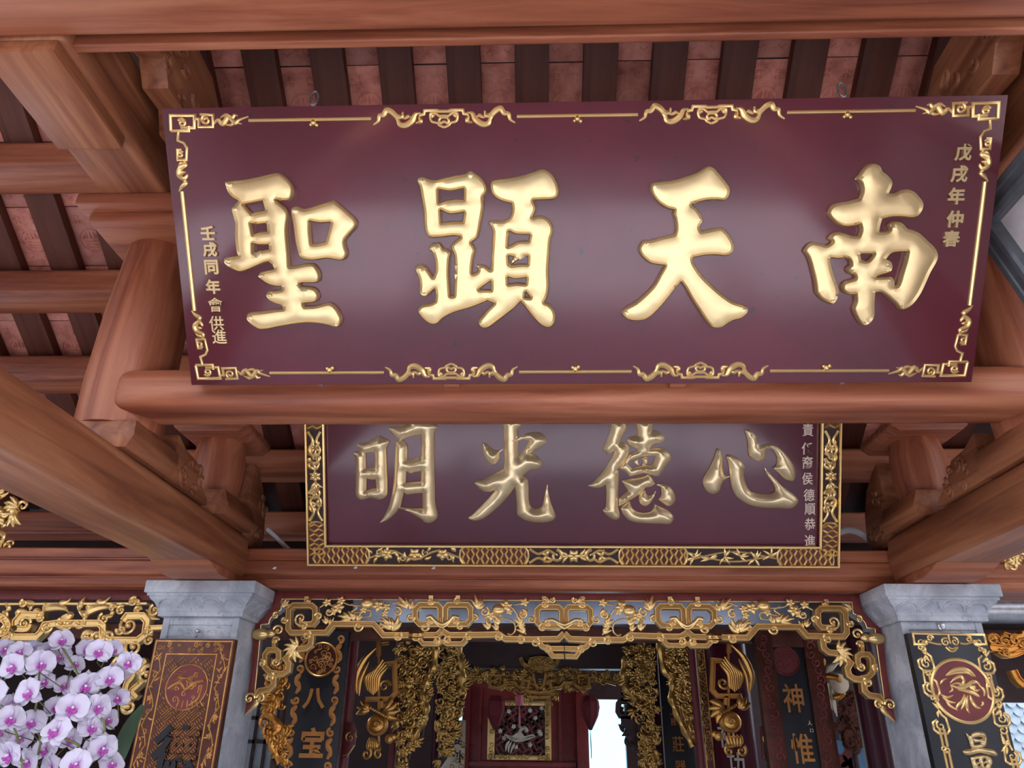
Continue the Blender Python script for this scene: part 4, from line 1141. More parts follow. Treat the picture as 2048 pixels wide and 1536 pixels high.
for x, y, r, a, sg in ((1660, 460, 110, 2.6, 1), (330, 430, 75, 0, 1), (1560, 510, 60, 3, 1), (540, 360, 60, 1, 1), (610, 480, 70, 0, -1), (800, 430, 65, 2, 1), (1030, 430, 70, 1, -1), (1340, 370, 70, 2, 1), (1720, 150, 60, 1, 1), (1770, 260, 50, 0, 1), (90, 520, 80, 1, 1), (1920, 640, 70, 1, 1), (1900, 520, 60, 0, -1), (320, 170, 50, 2, 1), (900, 460, 50, 1, 1), (60, 340, 55, 2, -1), (1450, 230, 45, 0, 1), (1560, 260, 60, 1, 1), (110, 600, 55, 0, 1), (1990, 260, 70, 2, 1)):
    lcurl(x, y, r, a, sg)
def flame(pts, wd):
    P = cr([q1(*p) for p in pts], 5); mb = MB(); mb.ridge(PV, P, swell(len(P), wd, .12, .35), .8, 0.002); mb.build('flame', 'gold', lv)
for pts, wd in (([(540, 300), (600, 240), (720, 220), (830, 235), (880, 280)], .022), ([(720, 220), (790, 170), (860, 150), (910, 105)], .016), ([(880, 280), (900, 330), (800, 370), (770, 430)], .022),
                ([(1080, 400), (1130, 290), (1250, 230), (1380, 215), (1440, 250)], .024), ([(1010, 270), (1030, 200), (1060, 140), (1095, 90)], .018), ([(1010, 270), (1080, 310), (1090, 360), (1050, 410)], .018),
                ([(1240, 220), (1270, 160), (1340, 150), (1415, 88)], .018), ([(1100, 240), (1150, 205), (1210, 230)], .012), ([(80, 290), (120, 240), (100, 200), (80, 160)], .014), ([(260, 190), (330, 160), (430, 170), (430, 210)], .014),
                ([(380, 270), (400, 220), (350, 210)], .01), ([(1660, 200), (1700, 140), (1770, 145), (1770, 220), (1730, 250)], .014), ([(1880, 300), (1930, 350), (2050, 375)], .016), ([(1870, 250), (1950, 300), (2010, 320)], .012), ([(560, 260), (580, 200), (630, 165)], .012),
                ([(640, 210), (690, 190), (760, 200)], .010), ([(1450, 330), (1380, 340), (1320, 330)], .014), ([(1440, 260), (1440, 300), (1400, 330)], .014), ([(740, 470), (820, 500), (900, 470), (980, 470)], .014), ([(200, 330), (250, 270), (350, 260)], .014), ([(420, 290), (480, 260), (540, 290)], .014)):
    flame(pts, wd)
# lower hanging part behind the orchids
rr = random.Random(21)
for k in range(16):
    x = rr.uniform(1050, 1900); y = rr.uniform(720, 1500) if x > 1500 else rr.uniform(560, 760)
    lcurl(x, y, rr.uniform(50, 110), rr.uniform(0, 6), rr.choice((1, -1)), .011)
lbar([(1880, 900), (1760, 1000), (1700, 1120), (1640, 1200), (1620, 1330), (1680, 1420)], .018, 5)
lbar([(1850, 1150), (1760, 1240), (1700, 1300), (1760, 1380)], .016, 5)
mb = MB(); mb.fbox(PV, -4.4, -1.97, 2.285, 2.342, -.03, -.012); mb.build('ground_board', 'red_board', lv, .002)
mb = MB()
for k in range(34):
    c = q1(rr.uniform(1080, 1260), rr.uniform(560, 720)); mb.ball(PV.w(c[0], c[1], -.01), rr.uniform(.008, .014), 7, 5)
tag(mb.build('berry_cluster', 'gold_old', lv), kind='stuff')

# right bay
rv = thing('fretwork_valance', (2.75, VY, 2.0), 'orange gold carved fretwork right of the right stone column', 'valance')
def q8(x, y): return PV.px(1740 + x / 4.571, 1200 + y / 4.571)
for pts, wd in (([(1095, 340), (1150, 330), (1200, 380), (1270, 400), (1330, 370), (1420, 390), (1600, 380)], .016), ([(1110, 430), (1200, 440), (1300, 450), (1420, 430), (1700, 430)], .02), ([(1180, 460), (1250, 500), (1330, 495), (1420, 455)], .016), ([(1230, 310), (1300, 330), (1400, 330), (1420, 290)], .014), ([(1320, 640), (1360, 720), (1420, 780)], .02)):
    P = cr([q8(*p) for p in pts], 5); mb = MB(); mb.sweep(PV, P, wd, MOULD, .02, -.02); mb.sweep(PV, P, wd * .95, [(-1, 0), (-1, 1), (1, 1), (1, 0)], -0.03, -.02); mb.build('scroll_bar', 'gold_warm', rv)
for x, y, r in ((1130, 360, 45), (1240, 375, 45), (1330, 365, 45), (1400, 400, 40), (1250, 490, 30)):
    c = q8(x, y); mb = MB(); curl(mb, PV, c[0], c[1], r / 4.571 / 1485 * 4.35, 1, .008, 1.4, 0.0, 1); mb.build('curl', 'gold_warm', rv)

# ------------------------------------------------------------------ board on the left column
PC = wall_frame(3.945, 0, 0)
def board(name, x0, x1, z0, z1, mat, label, Y=3.945, th=0.045):
    t = thing(name, ((x0 + x1) / 2, Y, z0), label, 'couplet')
    MB().fbox(PC if Y == 3.945 else wall_frame(Y), x0, x1, z0, z1, -th, 0).build('board', mat, t, 0.006)
    return t
xa, za = PC.px(310, 1277); xb, _ = PC.px(471, 1276)
lb = board('couplet_board', xa, xb, 0.7, za, 'copper_board', 'bronzed red board with a round medallion, hung on the left stone column')
def cl(parent, pts, wd, mat='copper_line', name='gilt_line', h=.9, sm=0, fr=None, closed=False):
    P = cr(pts, sm, closed) if sm else pts
    mb = MB()
    if closed: mb.sweep(fr or PC, P, wd, RND, wd * h, 0, True)
    else: mb.ridge(fr or PC, P, wd, h)
    return mb.build(name, mat, parent)
cl(lb, [(xa + .012, 0.72), (xa + .012, za - .012), (xb - .012, za - .012), (xb - .012, 0.72)], .0042)
ia, iz = PC.px(333, 1308); ib, _ = PC.px(434, 1307)
cl(lb, [(ia, 0.8), (ia, iz), (ib, iz), (ib, 0.8)], .004)
mc = PC.px(373, 1374); mr = PC.px(414, 1374)[0] - mc[0]
cl(lb, [(mc[0] + mr * math.cos(i * math.pi / 20), mc[1] + mr * 1.02 * math.sin(i * math.pi / 20)) for i in range(40)], .004, closed=True)
MB().prism(PC, [(mc[0] + (mr - .004) * math.cos(i * math.pi / 20), mc[1] + (mr - .004) * 1.02 * math.sin(i * math.pi / 20)) for i in range(40)], 0.0, 0.0035).build('medallion', 'oxide_red', lb)
mb = MB(); cs = 0.047                                # slanting woven key-fret ground
for i in range(-26, 8):
    for j in range(-20, 26):
        o_ = Vector((ia + (i + j) * cs * .7071 + .3, iz + (j - i) * cs * .7071 - .55))
        if not (ia - .06 < o_.x < ib + .06 and 1.3 < o_.y < iz + .06): continue
        e1, e2 = Vector((.7071, .7071)), Vector((.7071, -.7071))
        if (i + j) % 2: e1, e2 = e2, e1; ks = (.1, .37, .63, .9)
        else: ks = (.08, .32, .56, .80)
        for k in ks:
            runs = [(.04, .96)] if (i + j) % 2 == 0 else [(.05, .40), (.6, .95)]
            for t0, t1 in runs:
                A_, B_ = o_ + e2 * (k * cs) + e1 * (t0 * cs), o_ + e2 * (k * cs) + e1 * (t1 * cs)
                if all(ia + .004 < q.x < ib - .004 and 1.3 < q.y < iz - .005 and (q.x - mc[0]) ** 2 + (q.y - mc[1]) ** 2 > (mr + .005) ** 2 for q in (A_, B_)):
                    mb.sweep(PC, [tuple(A_), tuple(B_)], 0.0026, [(-1, 0), (-.5, 1), (.5, 1), (1, 0)], 0.004)
tag(mb.build('key_fret_ground', 'copper_line', lb), kind='stuff')
rr = random.Random(31); mb = MB()                     # dragon in clouds inside the medallion: scrolls and rays
for k in range(7): a = 2.0 + k * .28; mb.ridge(PC, [(mc[0] + .03 * math.cos(a), mc[1] + .045 + .03 * math.sin(a)), (mc[0] + .085 * math.cos(a), mc[1] + .02 + .07 * math.sin(a))], .0022, 1, .0035)
mb.ridge(PC, cr([(mc[0] - .09, mc[1] - .01), (mc[0] - .04, mc[1] + .02), (mc[0], mc[1] - .01), (mc[0] + .04, mc[1] + .02), (mc[0] + .085, mc[1] + .03)], 6), .007, .9, .0035)
mb.ridge(PC, cr([(mc[0] - .05, mc[1] + .045), (mc[0] - .01, mc[1] + .04), (mc[0] + .03, mc[1] + .05)], 6), .005, .9, .0035)
mb.ridge(PC, cr([(mc[0] + .08, mc[1] + .01), (mc[0] + .07, mc[1] - .05), (mc[0] + .03, mc[1] - .085)], 6), .005, .9, .0035)
for k in range(14): a = rr.uniform(0, 6.28); r_ = rr.uniform(.02, .085); curl(mb, PC, mc[0] + r_ * math.cos(a), mc[1] + r_ * math.sin(a), rr.uniform(.008, .018), rr.uniform(0, 6), .0035, 1.2, .0035)
for k in range(6): leaf(mb, PC, mc[0] - .02 + .02 * k, mc[1] - .06, 4.2 + k * .22, .04, .004, .2, .0035)
mb.build('medallion_carving', 'copper_line', lb)
mb = MB()                                             # flowering branches in the borders
for sx, xm in ((1, (ib + xb) / 2 - .004), (-1, (ia + xa) / 2 + .004)):
    z = za - .06; side = 1
    while z > 1.25:
        side *= -1
        mb.ridge(PC, cr([(xm + side * .022, z), (xm - side * .004, z - .045), (xm - side * .018, z - .09)], 4), .0028, 1)
        for k in range(3): leaf(mb, PC, xm + side * rr.uniform(-.01, .02), z - rr.uniform(0, .08), rr.uniform(0, 6.28), rr.uniform(.018, .034), .0045, .3)
        if rr.random() < .5: flower(mb, PC, xm + side * .008, z - .05, .016, 0, 5, rr.random())
        else: curl(mb, PC, xm, z - .03, .014, rr.random() * 6, .003)
        z -= .085
for k in range(22): curl(mb, PC, rr.uniform(xa + .03, xb - .03), rr.uniform(iz + .012, za - .022), rr.uniform(.008, .014), rr.uniform(0, 6), .003)
tag(mb.build('border_branches', 'copper_line', lb), kind='stuff')
mb = MB(); u, v = PC.px(352, 1502); glyph(mb, PC, '德', u, v, 0.235, 0.012, 0.0, 0.95, True); mb.build('character', 'black_ink', lb)
mb = MB(); a = atY(395, 1262, 3.985); mb.ball(a, .012, 10, 6); mb.tube([a + Vector((0, .03, .0)), a, a + Vector((.004, -.012, -.03))], .006, 8)
tag(mb.build('hook', 'steel', None, org=a), 'metal hook holding the board on the left stone column', 'hook')

# ------------------------------------------------------------------ board on the right column
xa, za = PC.px(1814, 1266); xb, _ = PC.px(1971, 1266)
rb_ = board('couplet_board', xa, xb, 0.7, za, 'black_lacquer', 'black board with gold scroll border and round dragon medallion, on the right stone column')
G = 'gold'
def g8(pts, wd=.0065, sm=0, name='border_scroll'): return cl(rb_, [PC.px(1740 + x / 4.571, 1200 + y / 4.571) for x, y in pts], wd, G, name, 1.0, sm)
g8([(470, 375), (515, 370), (515, 400), (405, 405), (390, 305), (720, 312), (1040, 318), (1062, 405), (960, 405), (950, 375), (985, 370)])
for x, y, r, a, sg in ((470, 385, 36, 0, -1), (985, 385, 36, 3, 1), (690, 385, 36, 1, 1), (775, 380, 36, 2, -1), (550, 350, 28, 0, 1), (900, 355, 28, 2, -1)):
    c = PC.px(1740 + x / 4.571, 1200 + y / 4.571); mb = MB(); curl(mb, PC, c[0], c[1], r / 4.571 / 1485 * 4.05, a, .0055, 1.4, 0, sg); mb.build('border_scroll', G, rb_)
g8([(715, 315), (720, 350), (735, 400)], .006); g8([(520, 380), (600, 400), (650, 405)], .006, 4); g8([(820, 395), (880, 400), (940, 380)], .006, 4)
g8([(690, 430), (730, 465), (770, 465), (800, 430)], .0055, 4); g8([(715, 430), (750, 445), (780, 430)], .0045, 4)
chainL = [(475, 440, 'b'), (505, 500, 'l'), (512, 580, 's'), (515, 660, 'b'), (520, 720, 'k'), (560, 810, 's'), (590, 900, 'b'), (625, 1000, 'l'), (648, 1150, 's'), (672, 1265, 'r'), (690, 1365, 'b'), (715, 1470, 'r')]
chainR = [(1025, 455, 'b'), (1065, 520, 'l'), (1065, 605, 's'), (1075, 690, 'b'), (1090, 750, 'k'), (1140, 845, 's'), (1160, 930, 'b'), (1185, 1000, 'l'), (1200, 1085, 's'), (1215, 1190, 's2'), (1235, 1270, 'k'), (1240, 1330, 'l'), (1300, 1430, 's'), (1330, 1530, 'r')]
for ch, sg in ((chainL, 1), (chainR, -1)):
    for x, y, k in ch:
        c = PC.px(1740 + x / 4.571, 1200 + y / 4.571); e = 1 / 4.571 / 1485 * 4.05
        mb = MB()
        if k[0] == 's':
            curl(mb, PC, c[0], c[1], 38 * e, 2 if sg == 1 else 1, .006, 1.1, 0, sg)
            w_, h_ = 60 * e, 55 * e
            if k == 's': mb.ridge(PC, [(c[0] + sg * w_ * .3, c[1] + h_ * 1.5), (c[0] + sg * w_ * .85, c[1] + h_), (c[0] + sg * w_, c[1] - h_ * .6), (c[0] + sg * w_ * .6, c[1] - h_), (c[0] - sg * w_ * .6, c[1] - h_), (c[0] - sg * w_, c[1] - h_ * .5), (c[0] - sg * w_, c[1] + h_ * .4), (c[0] - sg * w_ * .4, c[1] + h_ * .8)], .0065, 1)
        elif k == 'b':
            curl(mb, PC, c[0] - 14 * e, c[1], 22 * e, 0, .0055, 1.1, 0, 1); curl(mb, PC, c[0] + 16 * e, c[1] - 12 * e, 22 * e, 3, .0055, 1.1, 0, -1); mb.ball(PC.w(c[0], c[1] - 20 * e, .004), .008, 8, 5)
        elif k == 'l':
            for a in (1.2, 1.9, 4.2, 4.9): leaf(mb, PC, c[0], c[1], a, 62 * e, 13 * e, .3 * sg)
        elif k == 'k':
            mb.ridge(PC, [(c[0] - 22 * e, c[1] + 40 * e), (c[0] - 22 * e, c[1] - 30 * e), (c[0] + 22 * e, c[1] - 40 * e)], .006, 1); mb.ridge(PC, [(c[0] + 22 * e, c[1] + 40 * e), (c[0] + 22 * e, c[1] - 40 * e), (c[0] + 34 * e, c[1] - 80 * e)], .006, 1)
        else:
            for o_ in (-18, 18): mb.ridge(PC, [(c[0] + o_ * e, c[1] + 70 * e), (c[0] + o_ * e, c[1] - 60 * e)], .007, 1)
        mb.build('border_scroll', G, rb_)
mc = PC.px(1740 + 843 / 4.571, 1200 + 828 / 4.571); mr = 0.142
cl(rb_, [(mc[0] + mr * math.cos(i * math.pi / 24), mc[1] + mr * math.sin(i * math.pi / 24)) for i in range(48)], .009, G, 'medallion_ring', .9, 0, None, True)
MB().prism(PC, [(mc[0] + mr * math.cos(i * math.pi / 24), mc[1] + mr * math.sin(i * math.pi / 24)) for i in range(48)], 0.0, 0.003).build('medallion', 'oxide_red', rb_)
mb = MB()
def mm(pts, wd, sm=5):
    P = cr([PC.px(1740 + x / 4.571, 1200 + y / 4.571) for x, y in pts], sm); mb.ridge(PC, P, swell(len(P), wd, .25, .4), .8, .003)
for pts, wd in (([(690, 690), (760, 640), (850, 630), (920, 660), (960, 700)], .010), ([(700, 690), (790, 660), (880, 665), (940, 700)], .009), ([(730, 760), (770, 720), (820, 700), (850, 730), (840, 770), (790, 760), (740, 775)], .009),
                ([(740, 780), (800, 800), (870, 790), (930, 750), (980, 760), (1010, 800)], .011), ([(800, 820), (870, 830), (930, 850), (990, 880), (1000, 890)], .010), ([(880, 770), (930, 800), (960, 830), (1000, 820)], .010),
                ([(860, 860), (840, 920), (800, 960), (780, 1000)], .009), ([(890, 870), (880, 930), (885, 1000), (910, 1035)], .009), ([(910, 870), (930, 930), (970, 980), (1010, 990)], .010), ([(870, 870), (860, 940), (830, 1000)], .008), ([(640, 860), (700, 890), (760, 870)], .007), ([(660, 890), (720, 930), (780, 940)], .006), ([(690, 920), (730, 970), (800, 1010)], .007),
                ([(640, 770), (660, 735), (700, 715)], .006), ([(1000, 780), (1040, 830), (1040, 880)], .008), ([(730, 770), (750, 820), (720, 845)], .005), ([(1020, 920), (1030, 950), (1010, 970)], .007)):
    mm(pts, wd)
c = PC.px(1740 + 940 / 4.571, 1200 + 795 / 4.571); curl(mb, PC, c[0], c[1], .02, 1, .007, 1.2, .003)
mb.build('medallion_carving', G, rb_)
CH3 = [("870,1215* 912,1240 930,1212 1000,1200 1048,1222 1062,1285 1052,1335 1000,1350 925,1352 900,1290", ["930,1262* 990,1250 1035,1262* 990,1275", "945,1305* 1000,1300 1005,1320* 950,1325"]),
       ("840,1385 880,1362 1000,1352 1110,1362 1160,1405 1150,1430 1110,1425 1010,1398 940,1410 880,1422", []),
       ("912,1440* 1000,1420 1085,1430 1115,1475 1100,1530 1050,1580 960,1585 930,1510", ["960,1460* 985,1455 990,1480* 965,1482", "1030,1450* 1055,1450 1050,1478* 1028,1475", "985,1500* 1005,1500 1003,1520* 985,1520", "1040,1495* 1060,1490 1050,1520* 1035,1515"])]
mb = MB()
for outer, holes in CH3:
    relief(mb, PC, [px_outline(outer, 1740, 1200, 1 / 4.571, PC)] + [px_outline(h, 1740, 1200, 1 / 4.571, PC) for h in holes], h_puff, [.004, .012], .016, 0, 0)
mb.build('character', 'gold_puff', rb_, smooth=70)
mb = MB(); a = atY(1884, 1253, 3.985); mb.lathe([(.02, .012), (.02, .0), (.012, -.004), (.012, -.012), (.004, -.014)], a, 16, 1)
tag(mb.build('hook', 'steel', None, org=a), 'round metal fixing above the black board on the right stone column', 'hook')
# ------------------------------------------------------------------ behind the columns: gutter, rear hall
ce = MB()
ce.extrude([(5.03, 3.06), (8.2, 4.6), (10.75, 3.25), (10.75, 3.37), (8.2, 4.74), (5.03, 3.2)], lambda y, z: Vector((-5, y, z)), lambda y, z: Vector((5.2, y, z)))
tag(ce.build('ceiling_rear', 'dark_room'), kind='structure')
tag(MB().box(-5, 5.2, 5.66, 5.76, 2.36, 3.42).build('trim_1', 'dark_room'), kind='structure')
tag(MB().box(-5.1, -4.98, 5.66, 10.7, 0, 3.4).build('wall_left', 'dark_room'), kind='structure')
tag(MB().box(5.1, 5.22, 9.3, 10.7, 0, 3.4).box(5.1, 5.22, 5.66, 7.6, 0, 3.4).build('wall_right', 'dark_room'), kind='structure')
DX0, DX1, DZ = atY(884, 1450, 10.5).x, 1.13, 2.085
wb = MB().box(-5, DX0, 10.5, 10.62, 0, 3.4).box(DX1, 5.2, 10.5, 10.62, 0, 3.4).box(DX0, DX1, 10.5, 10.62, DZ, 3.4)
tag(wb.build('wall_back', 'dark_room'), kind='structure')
tag(MB().box(2.9, 5.2, 5.5, 5.56, 1.86, 2.4).build('trim_2', 'dark_room'), kind='structure')
tag(MB().box(-7, 8, 15.0, 15.2, 0, 5.0).build('door_light_wall', 'cyan_light'), kind='structure')  # added wall, its colour stands for the light beyond the rear door
gt = MB()
gt.extrude([(5.0, 2.28), (5.22, 2.28), (5.26, 2.5), (5.24, 2.5), (5.2, 2.30), (5.02, 2.30), (4.99, 2.44), (4.97, 2.44), (4.96, 2.46), (4.95, 2.44), (4.97, 2.40)], lambda y, z: Vector((-1.2, y, z)), lambda y, z: Vector((1.75, y, z)))
tag(gt.build('rain_gutter', 'gutter', None, 0, 30, org=(0.1, 5.1, 2.28)), 'dull metal rain gutter behind the middle of the gold fretwork', 'gutter')
a = atY(1940, 1220, 5.1)
tag(MB().tube([(a.x, 5.1, a.z), (5.0, 5.1, a.z)], .085, 20).build('rain_gutter', 'steel', None, org=a), 'shiny metal rain pipe beside the right stone capital', 'gutter')
beam('fascia_beam', -4.9, 5.1, 5.28, 5.42, 2.21, 2.30, 'rafter', 'dark brown timber beam behind the rain gutter at the front of the rear hall', 0.01)

def rx(px, py, Y): return atY(px, py, Y)
# glossy posts
def post(px0, px1, py, Y, z1, mat, label, rnd=True):
    a, b = rx(px0, py, Y), rx(px1, py, Y)
    c = (a.x + b.x) / 2; r = (b.x - a.x) / 2
    mb = MB()
    if rnd: mb.lathe([(r, 0.12), (r, z1)], (c, Y, 0), 28); mb.lathe([(r * 1.5, 0), (r * 1.6, .06), (r * 1.2, .12)], (c, Y, 0), 28)
    else: mb.box(c - r, c + r, Y - r, Y + r, 0, z1)
    o = mb.build('lacquer_post', mat, None, 0 if rnd else .008, org=(c, Y, 0))
    return tag(o, label, 'post')
post(693, 714, 1340, 5.5, 2.35, 'red_lacquer', 'dark red lacquered post right of the black and orange couplet')
post(786, 802, 1380, 5.9, 2.35, 'red_lacquer', 'slim red post left of the tall leafy gold carving')
post(868, 884, 1400, 6.6, 2.35, 'deep_lacquer', 'slim plum post between the two left gold carvings')
post(1305, 1322, 1400, 6.6, 2.35, 'deep_lacquer', 'slim plum post right of the doorway')
post(1384, 1400, 1400, 5.7, 2.35, 'red_lacquer', 'slim dark red post left of the white lettered pillar')
pillar = post(1416, 1502, 1400, 6.2, 2.35, 'pillar', 'broad maroon pillar with white lettering behind the gold hanging')
post(1722, 1775, 1450, 5.0, 2.27, 'deep_lacquer', 'glossy plum round pillar beside the right stone column')
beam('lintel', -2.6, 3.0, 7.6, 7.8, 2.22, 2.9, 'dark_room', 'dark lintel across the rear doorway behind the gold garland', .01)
# gold strip beside the white lettered pillar
a, b = rx(1402, 1400, 5.85), rx(1416, 1400, 5.85)
t = thing('gilt_strip', ((a.x + b.x) / 2, 5.85, 0), 'narrow carved gilt strip left of the white lettered pillar', 'trim')
f6 = wall_frame(5.85)
MB().fbox(f6, a.x, b.x, 0.0, 2.3, -.03, 0).build('strip', 'oxide_red', t)
mb = MB(); rr = random.Random(3); z = 1.5
while z < 2.28: curl(mb, f6, (a.x + b.x) / 2, z, .022, rr.random() * 6, .006); z += .04
for x in (a.x, b.x): mb.ridge(f6, [(x, .5), (x, 2.3)], .006)
mb.build('strip_carving', 'gold_old', t)

# ---- couplets in the rear hall
def couplet(pxl, pxr, py, pytop, Y, label, mat, frame=None, fw=0.0):
    a, b = rx(pxl, py, Y), rx(pxr, py, Y); zt_ = rx(pxl, pytop, Y).z
    t = thing('couplet_board', ((a.x + b.x) / 2, Y, 0.4), label, 'couplet')
    f = wall_frame(Y)
    MB().fbox(f, a.x, b.x, 0.4, zt_, -.05, 0).build('board', mat, t, .004)
    if frame:
        mb = MB()
        for q in ((a.x, a.x + fw, .4, zt_), (b.x - fw, b.x, .4, zt_), (a.x + fw, b.x - fw, zt_ - fw, zt_)): mb.fbox(f, *q, 0, .02)
        mb.build('frame', frame, t, .004)
    return t, f, a.x, b.x, zt_
def fmed(t, f, c, r, ring, ground, seed, n=22, mat='gold_ink'):
    P = [(c[0] + r * math.cos(i * math.pi / 20), c[1] + r * math.sin(i * math.pi / 20)) for i in range(40)]
    MB().prism(f, P, 0, .006).build('medallion', ground, t)
    mb = MB(); mb.sweep(f, P, .008, RND, .01, 0.004, True)
    rr = random.Random(seed)
    for k in range(n):
        q = rr.uniform(0, 6.28); d = r * .8 * math.sqrt(rr.random())
        curl(mb, f, c[0] + d * math.cos(q), c[1] + d * math.sin(q), rr.uniform(.012, .026), rr.uniform(0, 6), .0045, 1.2, .006)
    mb.build('medallion_carving', mat, t)
def fglyph(t, f, ch, px, py, hpx, mat, sx=1.0, bold=True):
    u, v = f.px(px, py); v2 = f.px(px, py + hpx)[1]
    mb = MB(); glyph(mb, f, ch, u, v, abs(v - v2), .008, 0.0, sx, bold); mb.build('character', mat, t)
t, f, xl, xr, zt_ = couplet(584, 692, 1330, 1262, 5.2, 'black couplet with orange characters and round medallion, left of the opening', 'black_lacquer')
c = f.px(643, 1319); fmed(t, f, c, f.px(674, 1319)[0] - c[0], 'gold_ink', 'copper_board', 5, mat='copper_line')
fglyph(t, f, '八', 629, 1397, 47, 'gold_ink', 1.05); fglyph(t, f, '宝', 625, 1485, 62, 'gold_ink', .9)
rr = random.Random(6)
for xx in (xl + .055, xr - .055):
    z = zt_ - .05
    mb = MB()
    while z > 1.0:
        curl(mb, f, xx, z, .026, rr.random() * 6, .010, 1.3); 
        mb.ridge(f, cr([(xx + .01, z - .03), (xx - .014, z - .07), (xx + .012, z - .11), (xx - .005, z - .15)], 4), [.008, .014, .017, .016, .012, .016, .018, .015, .012, .015, .014, .01, .008], .5)
        z -= .19
    mb.build('border_chain', 'gold_ink', t)
t, f, xl, xr, zt_ = couplet(1512, 1645, 1320, 1258, 5.2, 'black couplet in a red carved frame with a red medallion, right of the opening', 'black_lacquer', 'copper_board', .115)
c = f.px(1570, 1321); fmed(t, f, c, f.px(1597, 1321)[0] - c[0], 'copper_line', 'oxide_red', 9, mat='oxide_red')
fglyph(t, f, '神', 1586, 1396, 58, 'gold_ink', .78, False); fglyph(t, f, '惟', 1604, 1497, 62, 'gold_ink', .8, False); fglyph(t, f, '人', 1619, 1446, 9, 'pink_ink', 1, False); fglyph(t, f, '口', 1623, 1461, 7, 'pink_ink', 1, False)
mb = MB()
for xx in (xl + .057, xr - .057):
    z = zt_ - .06
    while z > .9: curl(mb, f, xx + rr.uniform(-.02, .02), z, .03, rr.random() * 6, .006, 1.2, .02); z -= .05
tag(mb.build('frame_carving', 'oxide_red', t), kind='stuff')
t, f, xl, xr, zt_ = couplet(1324, 1382, 1420, 1290, 6.9, 'dark navy couplet with small gold characters, right of the doorway', 'black_lacquer')
fglyph(t, f, '靜', 1352, 1438, 26, 'gold_ink', 1, False); fglyph(t, f, '莊', 1356, 1488, 32, 'gold_ink', .8, False); fglyph(t, f, '器', 1361, 1533, 26, 'gold_ink', 1, False)
t, f, xl, xr, zt_ = couplet(884, 930, 1480, 1440, 8.0, 'pale gold couplet with dark characters, left of the red door panel', 'silver')
fglyph(t, f, '宴', 914, 1478, 24, 'black_ink', 1, False); fglyph(t, f, '外', 916, 1513, 26, 'black_ink', 1, False)
mb = MB()
for k in range(26): curl(mb, f, rr.uniform(xl, xr), rr.uniform(1.2, zt_), .03, rr.random() * 6, .006)
tag(mb.build('board_pattern', 'gold_old', t), kind='stuff')
fw_ = wall_frame(6.02)
t = pillar; ORG[t] = Vector(t.location)
fglyph(t, fw_, '初', 1452, 1470, 52, 'white_ink', .75, False); fglyph(t, fw_, '功', 1472, 1530, 52, 'white_ink', .75, False)

# ---- dense gilded carvings
def carving(name, poly, Y, seed, n, label, mat='gold_old', branch=None, back=None, curl_r=(6, 11), th=.05):
    f = wall_frame(Y); P = [f.px(*p) for p in poly]
    cx = sum(p[0] for p in P) / len(P); cz = min(p[1] for p in P)
    t = thing(name, (cx, Y, cz), label, 'carving')
    if back: MB().prism(f, P, -th, -.01).build('ground', back, t)
    rr = random.Random(seed); e = Y / 1485 * 1.05
    us = [p[0] for p in P]; vs = [p[1] for p in P]
    mb = MB(); fl = MB(); k = 0; tries = 0
    while k < n and tries < n * 12:
        tries += 1
        u, v = rr.uniform(min(us), max(us)), rr.uniform(min(vs), max(vs))
        if not inside((u, v), [P]): continue
        k += 1; r = rr.uniform(*curl_r) * e; q = rr.random(); z = rr.uniform(0, .05)
        if q < .45: curl(mb, f, u, v, r * .8, rr.random() * 6.28, r * .26, 1.25, z, rr.choice((1, -1)))
        elif q < .8:
            a = rr.random() * 6.28
            for d in (-.5, 0, .5): leaf(mb, f, u, v, a + d, r * 1.5, r * .32, .5, z)
        else: flower(fl, f, u, v, r * .9, z + .01, 5, rr.random())
    tag(mb.build('scroll_foliage', mat, t), kind='stuff')
    if fl.v: tag(fl.build('blossoms', mat, t), kind='stuff')
    if branch:
        P2_ = cr([f.px(*p) for p in branch], 5); mb = MB(); mb.ridge(f, P2_, [6.5 * e * (1 + .25 * math.sin(i * 1.3)) for i in range(len(P2_))], .9, .03); mb.build('branch', mat, t)
    return t, f, e
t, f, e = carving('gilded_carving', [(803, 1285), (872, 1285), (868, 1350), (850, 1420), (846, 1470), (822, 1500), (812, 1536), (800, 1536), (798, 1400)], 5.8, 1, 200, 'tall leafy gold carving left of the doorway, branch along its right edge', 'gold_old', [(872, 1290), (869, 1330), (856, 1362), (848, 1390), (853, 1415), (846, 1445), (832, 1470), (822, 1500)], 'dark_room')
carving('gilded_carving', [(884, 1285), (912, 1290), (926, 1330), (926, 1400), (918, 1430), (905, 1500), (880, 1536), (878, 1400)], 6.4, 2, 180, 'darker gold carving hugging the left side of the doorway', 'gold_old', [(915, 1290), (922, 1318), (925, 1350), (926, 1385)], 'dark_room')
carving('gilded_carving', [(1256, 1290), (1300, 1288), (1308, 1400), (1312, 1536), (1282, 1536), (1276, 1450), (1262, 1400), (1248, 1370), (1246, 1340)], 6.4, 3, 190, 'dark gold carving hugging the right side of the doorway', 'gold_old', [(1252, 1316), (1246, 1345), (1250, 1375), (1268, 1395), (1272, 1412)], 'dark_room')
carving('gilded_carving', [(1320, 1290), (1392, 1290), (1396, 1400), (1400, 1480), (1384, 1480), (1360, 1440), (1345, 1400), (1340, 1360), (1325, 1330)], 5.8, 4, 200, 'leafy gold carving right of the doorway with a curving branch and an urn', 'gold_old', [(1318, 1285), (1326, 1335), (1344, 1365), (1342, 1395), (1352, 1425), (1368, 1460), (1385, 1492)])
